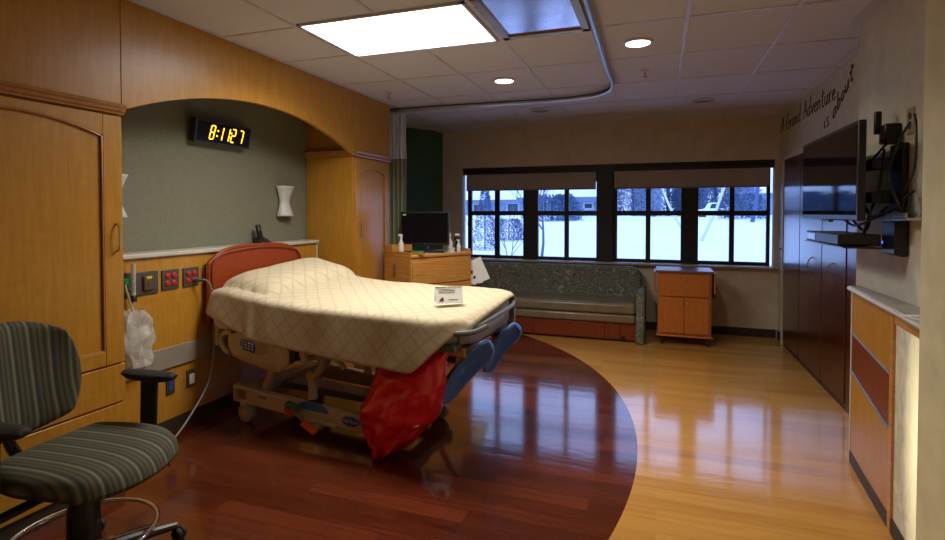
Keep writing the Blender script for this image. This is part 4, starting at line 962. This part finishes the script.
g = MB().grid(rbf, 64, 60); bmesh.ops.remove_doubles(g.bm, verts=g.bm.verts, dist=1e-5); bmesh.ops.holes_fill(g.bm, edges=g.bm.edges, sides=70)
g.build('bag_body', 'redbag', t)
g = MB(); g.tube([(1.50+.055*math.cos(i*.5)*(1+.1*i*0), .03, .2+.04*i) for i in range(1)]+[(1.6, -.0, .3)], .002, 4) if False else None
BI = (Matrix.Translation(BO) @ Matrix.Rotation(BA, 4, 'Z')).inverted()
P = [BI @ Vector(p) for p in [(HX+.06, 2.97, 1.037), (HX+.09, 2.99, 1.03), (HX+.11, 3.02, .95), (HX+.10, 3.04, .75), (HX+.12, 3.02, .50), (HX+.16, 2.92, .30), (HX+.20, 2.70, .12), (HX+.25, 2.5, .02), (HX+.40, 2.40, .012)]]
cable('power_cord', P, .007, plain('grey_cord', (.20, .19, .17), .5), None, None, parent=bed)
P = [BI @ Vector(p) for p in [(HX+.028, 2.96, 1.037), (HX+.045, 2.96, 1.037), (HX+.065, 2.968, 1.037)]]
MB().tube(P, [.019, .017, .009], 10).build('power_plug', 'rubber', bed)
# ------------------------------------------------------------------ STOOL CHAIR in the foreground
ch = thing('task_chair', 'low drafting chair with green striped seat and black arms in the left foreground', 'chair', (-2.245, 1.53, 0), .09)
ZS = .52
def seatf(top):
    def f(u, v):
        a, b = (u-.5)*2, (v-.5)*2
        # square -> rounded
        x = a*math.sqrt(1-b*b*.42); y = b*math.sqrt(1-a*a*.42); e = (1-min(1, max(abs(a), abs(b)))**6)**.5
        X = .04+x*.30; Y = y*.30
        zc = ZS-.03+.015*b*b-.03*max(0, a)**3
        return (X, Y, zc+(.07*e if top else -.04*e))
    return f
g = MB().grid(seatf(True), 24, 24).grid(seatf(False), 24, 24); bmesh.ops.remove_doubles(g.bm, verts=g.bm.verts, dist=2e-3)
g.build('seat', 'stripe', ch, subd=1)
def backrest(front):
    def f(u, v):
        a, b = (u-.5)*2, (v-.5)*2
        y = a*math.sqrt(1-b*b*.45)*.24; z = b*math.sqrt(1-a*a*.45)*.25; e = (1-min(1, max(abs(a), abs(b)))**6)**.5
        x = -.25+.09*(a*a)-.12*(z)+( .035*e if front else -.03*e)
        return (x-.10, y-.02, .81+z)
    return f
g = MB().grid(backrest(True), 24, 24).grid(backrest(False), 24, 24); bmesh.ops.remove_doubles(g.bm, verts=g.bm.verts, dist=2e-3)
g.build('backrest', 'stripe', ch, subd=1)
MB().tube(smoothpts([(-.08, 0, ZS-.08), (-.25, 0, ZS-.09), (-.40, 0, ZS), (-.392, 0, .70)], 6), .022, 8).build('back_support', 'black', ch)
for sy in (1, -1):
    MB().prism([(-.06, sy*.33-.0, ZS-.10), (.03, sy*.33, ZS-.10), (.045, sy*.33, .735), (-.05, sy*.33, .735)], (0, sy*.018, 0)).box(-.03, .02, min(sy*.05, sy*.33), max(sy*.05, sy*.33), ZS-.11, ZS-.09).build('arm_post', 'black_matte', ch, bev=.008)
    g = MB().grid(lambda u, v: (-.14+.29*u, sy*.33+(v-.5)*.085*math.sqrt(max(0.02, 1-abs(2*u-1)**3)), .755-.012*abs(2*v-1)**2), 16, 8)
    g.build('arm_pad', 'black_matte', ch, solid=.035, subd=1)
MB().box(-.12, .12, -.09, .09, ZS-.105, ZS-.07).build('seat_mechanism', 'black', ch, bev=.01)
MB().lathe([(.062, .07), (.058, .30), (.050, .32), (.048, ZS-.09)], (0, 0, 0), 20).build('gas_column', 'black', ch)
g = MB().tube([(.265*math.cos(i*math.pi/24), .265*math.sin(i*math.pi/24), .185) for i in range(49)], .009, 10)
for i in range(3):
    a = i*2.094+.5; g.tube([(.045*math.cos(a), .045*math.sin(a), .14), (.265*math.cos(a), .265*math.sin(a), .185)], .008, 8)
g.build('foot_ring', 'chrome', ch)
MB().lathe([(.052, .05), (.052, .12), (.045, .13)], (0, 0, 0), 20).build('base_hub', 'black', ch)
for i in range(5):
    a = R(60)+i*2*math.pi/5; c, s = math.cos(a), math.sin(a)
    l = MB().tube([(c*.03, s*.03, .095), (c*.2, s*.2, .085), (c*.35, s*.35, .07)], [.026, .022, .016], 8).build('base_leg', 'black', ch)
    MB().lathe([(.024, -.022), (.029, -.014), (.029, -.004), (.02, 0), (.029, .004), (.029, .014), (.024, .022)], (c*.36, s*.36, .030), 16, 'y').build('caster', 'black_matte', l)
# ------------------------------------------------------------------ LIGHTS
def area(name, loc, sx, sy, P, col, spread=180, rot=(0, 0, 0), shape='RECTANGLE'):
    l = bpy.data.lights.new(name, 'AREA'); l.shape = shape; l.size = sx
    if shape == 'RECTANGLE': l.size_y = sy
    l.energy = P; l.color = col; l.spread = R(spread)
    o = bpy.data.objects.new(name, l); C.objects.link(o); o.location = loc; o.rotation_euler = rot; return o
area('panel_lamp', (-1.60, 3.17, 2.680), 1.12, .58, 35, (1, .92, .79), 150)
area('downlight_lamp', (-1.30, 4.58, 2.684), .15, .15, 8, (1, .88, .70), 130, shape='DISK')
area('downlight_lamp', (-.14, 3.87, 2.684), .15, .15, 12, (1, .85, .64), 140, shape='DISK')
area('foreground_downlight_lamp', (.35, 1.0, 2.684), .15, .15, 5, (1, .86, .62), 150, shape='DISK')
w = bpy.data.worlds.new('sky'); bpy.context.scene.world = w; w.use_nodes = True
bg = w.node_tree.nodes['Background']; bg.inputs['Color'].default_value = (.33, .50, 1.0, 1); bg.inputs['Strength'].default_value = 2.8
# ------------------------------------------------------------------ CAMERA
cam = bpy.data.cameras.new('camera'); co = bpy.data.objects.new('camera', cam); C.objects.link(co)
co.location = (0, 0, EYE); co.rotation_euler = (R(90)-PT, 0, YAW)
cam.sensor_width = 36; cam.lens = F*36/945; cam.shift_y = -45/945; cam.clip_start = .05; cam.clip_end = 300
sc = bpy.context.scene; sc.camera = co
sc.view_settings.view_transform = 'Standard'; sc.view_settings.look = 'None'; sc.view_settings.exposure = 0
sc.cycles.max_bounces = 8; sc.cycles.caustics_reflective = False; sc.cycles.caustics_refractive = False; sc.cycles.use_denoising = True
sc.cycles.sample_clamp_indirect = 4
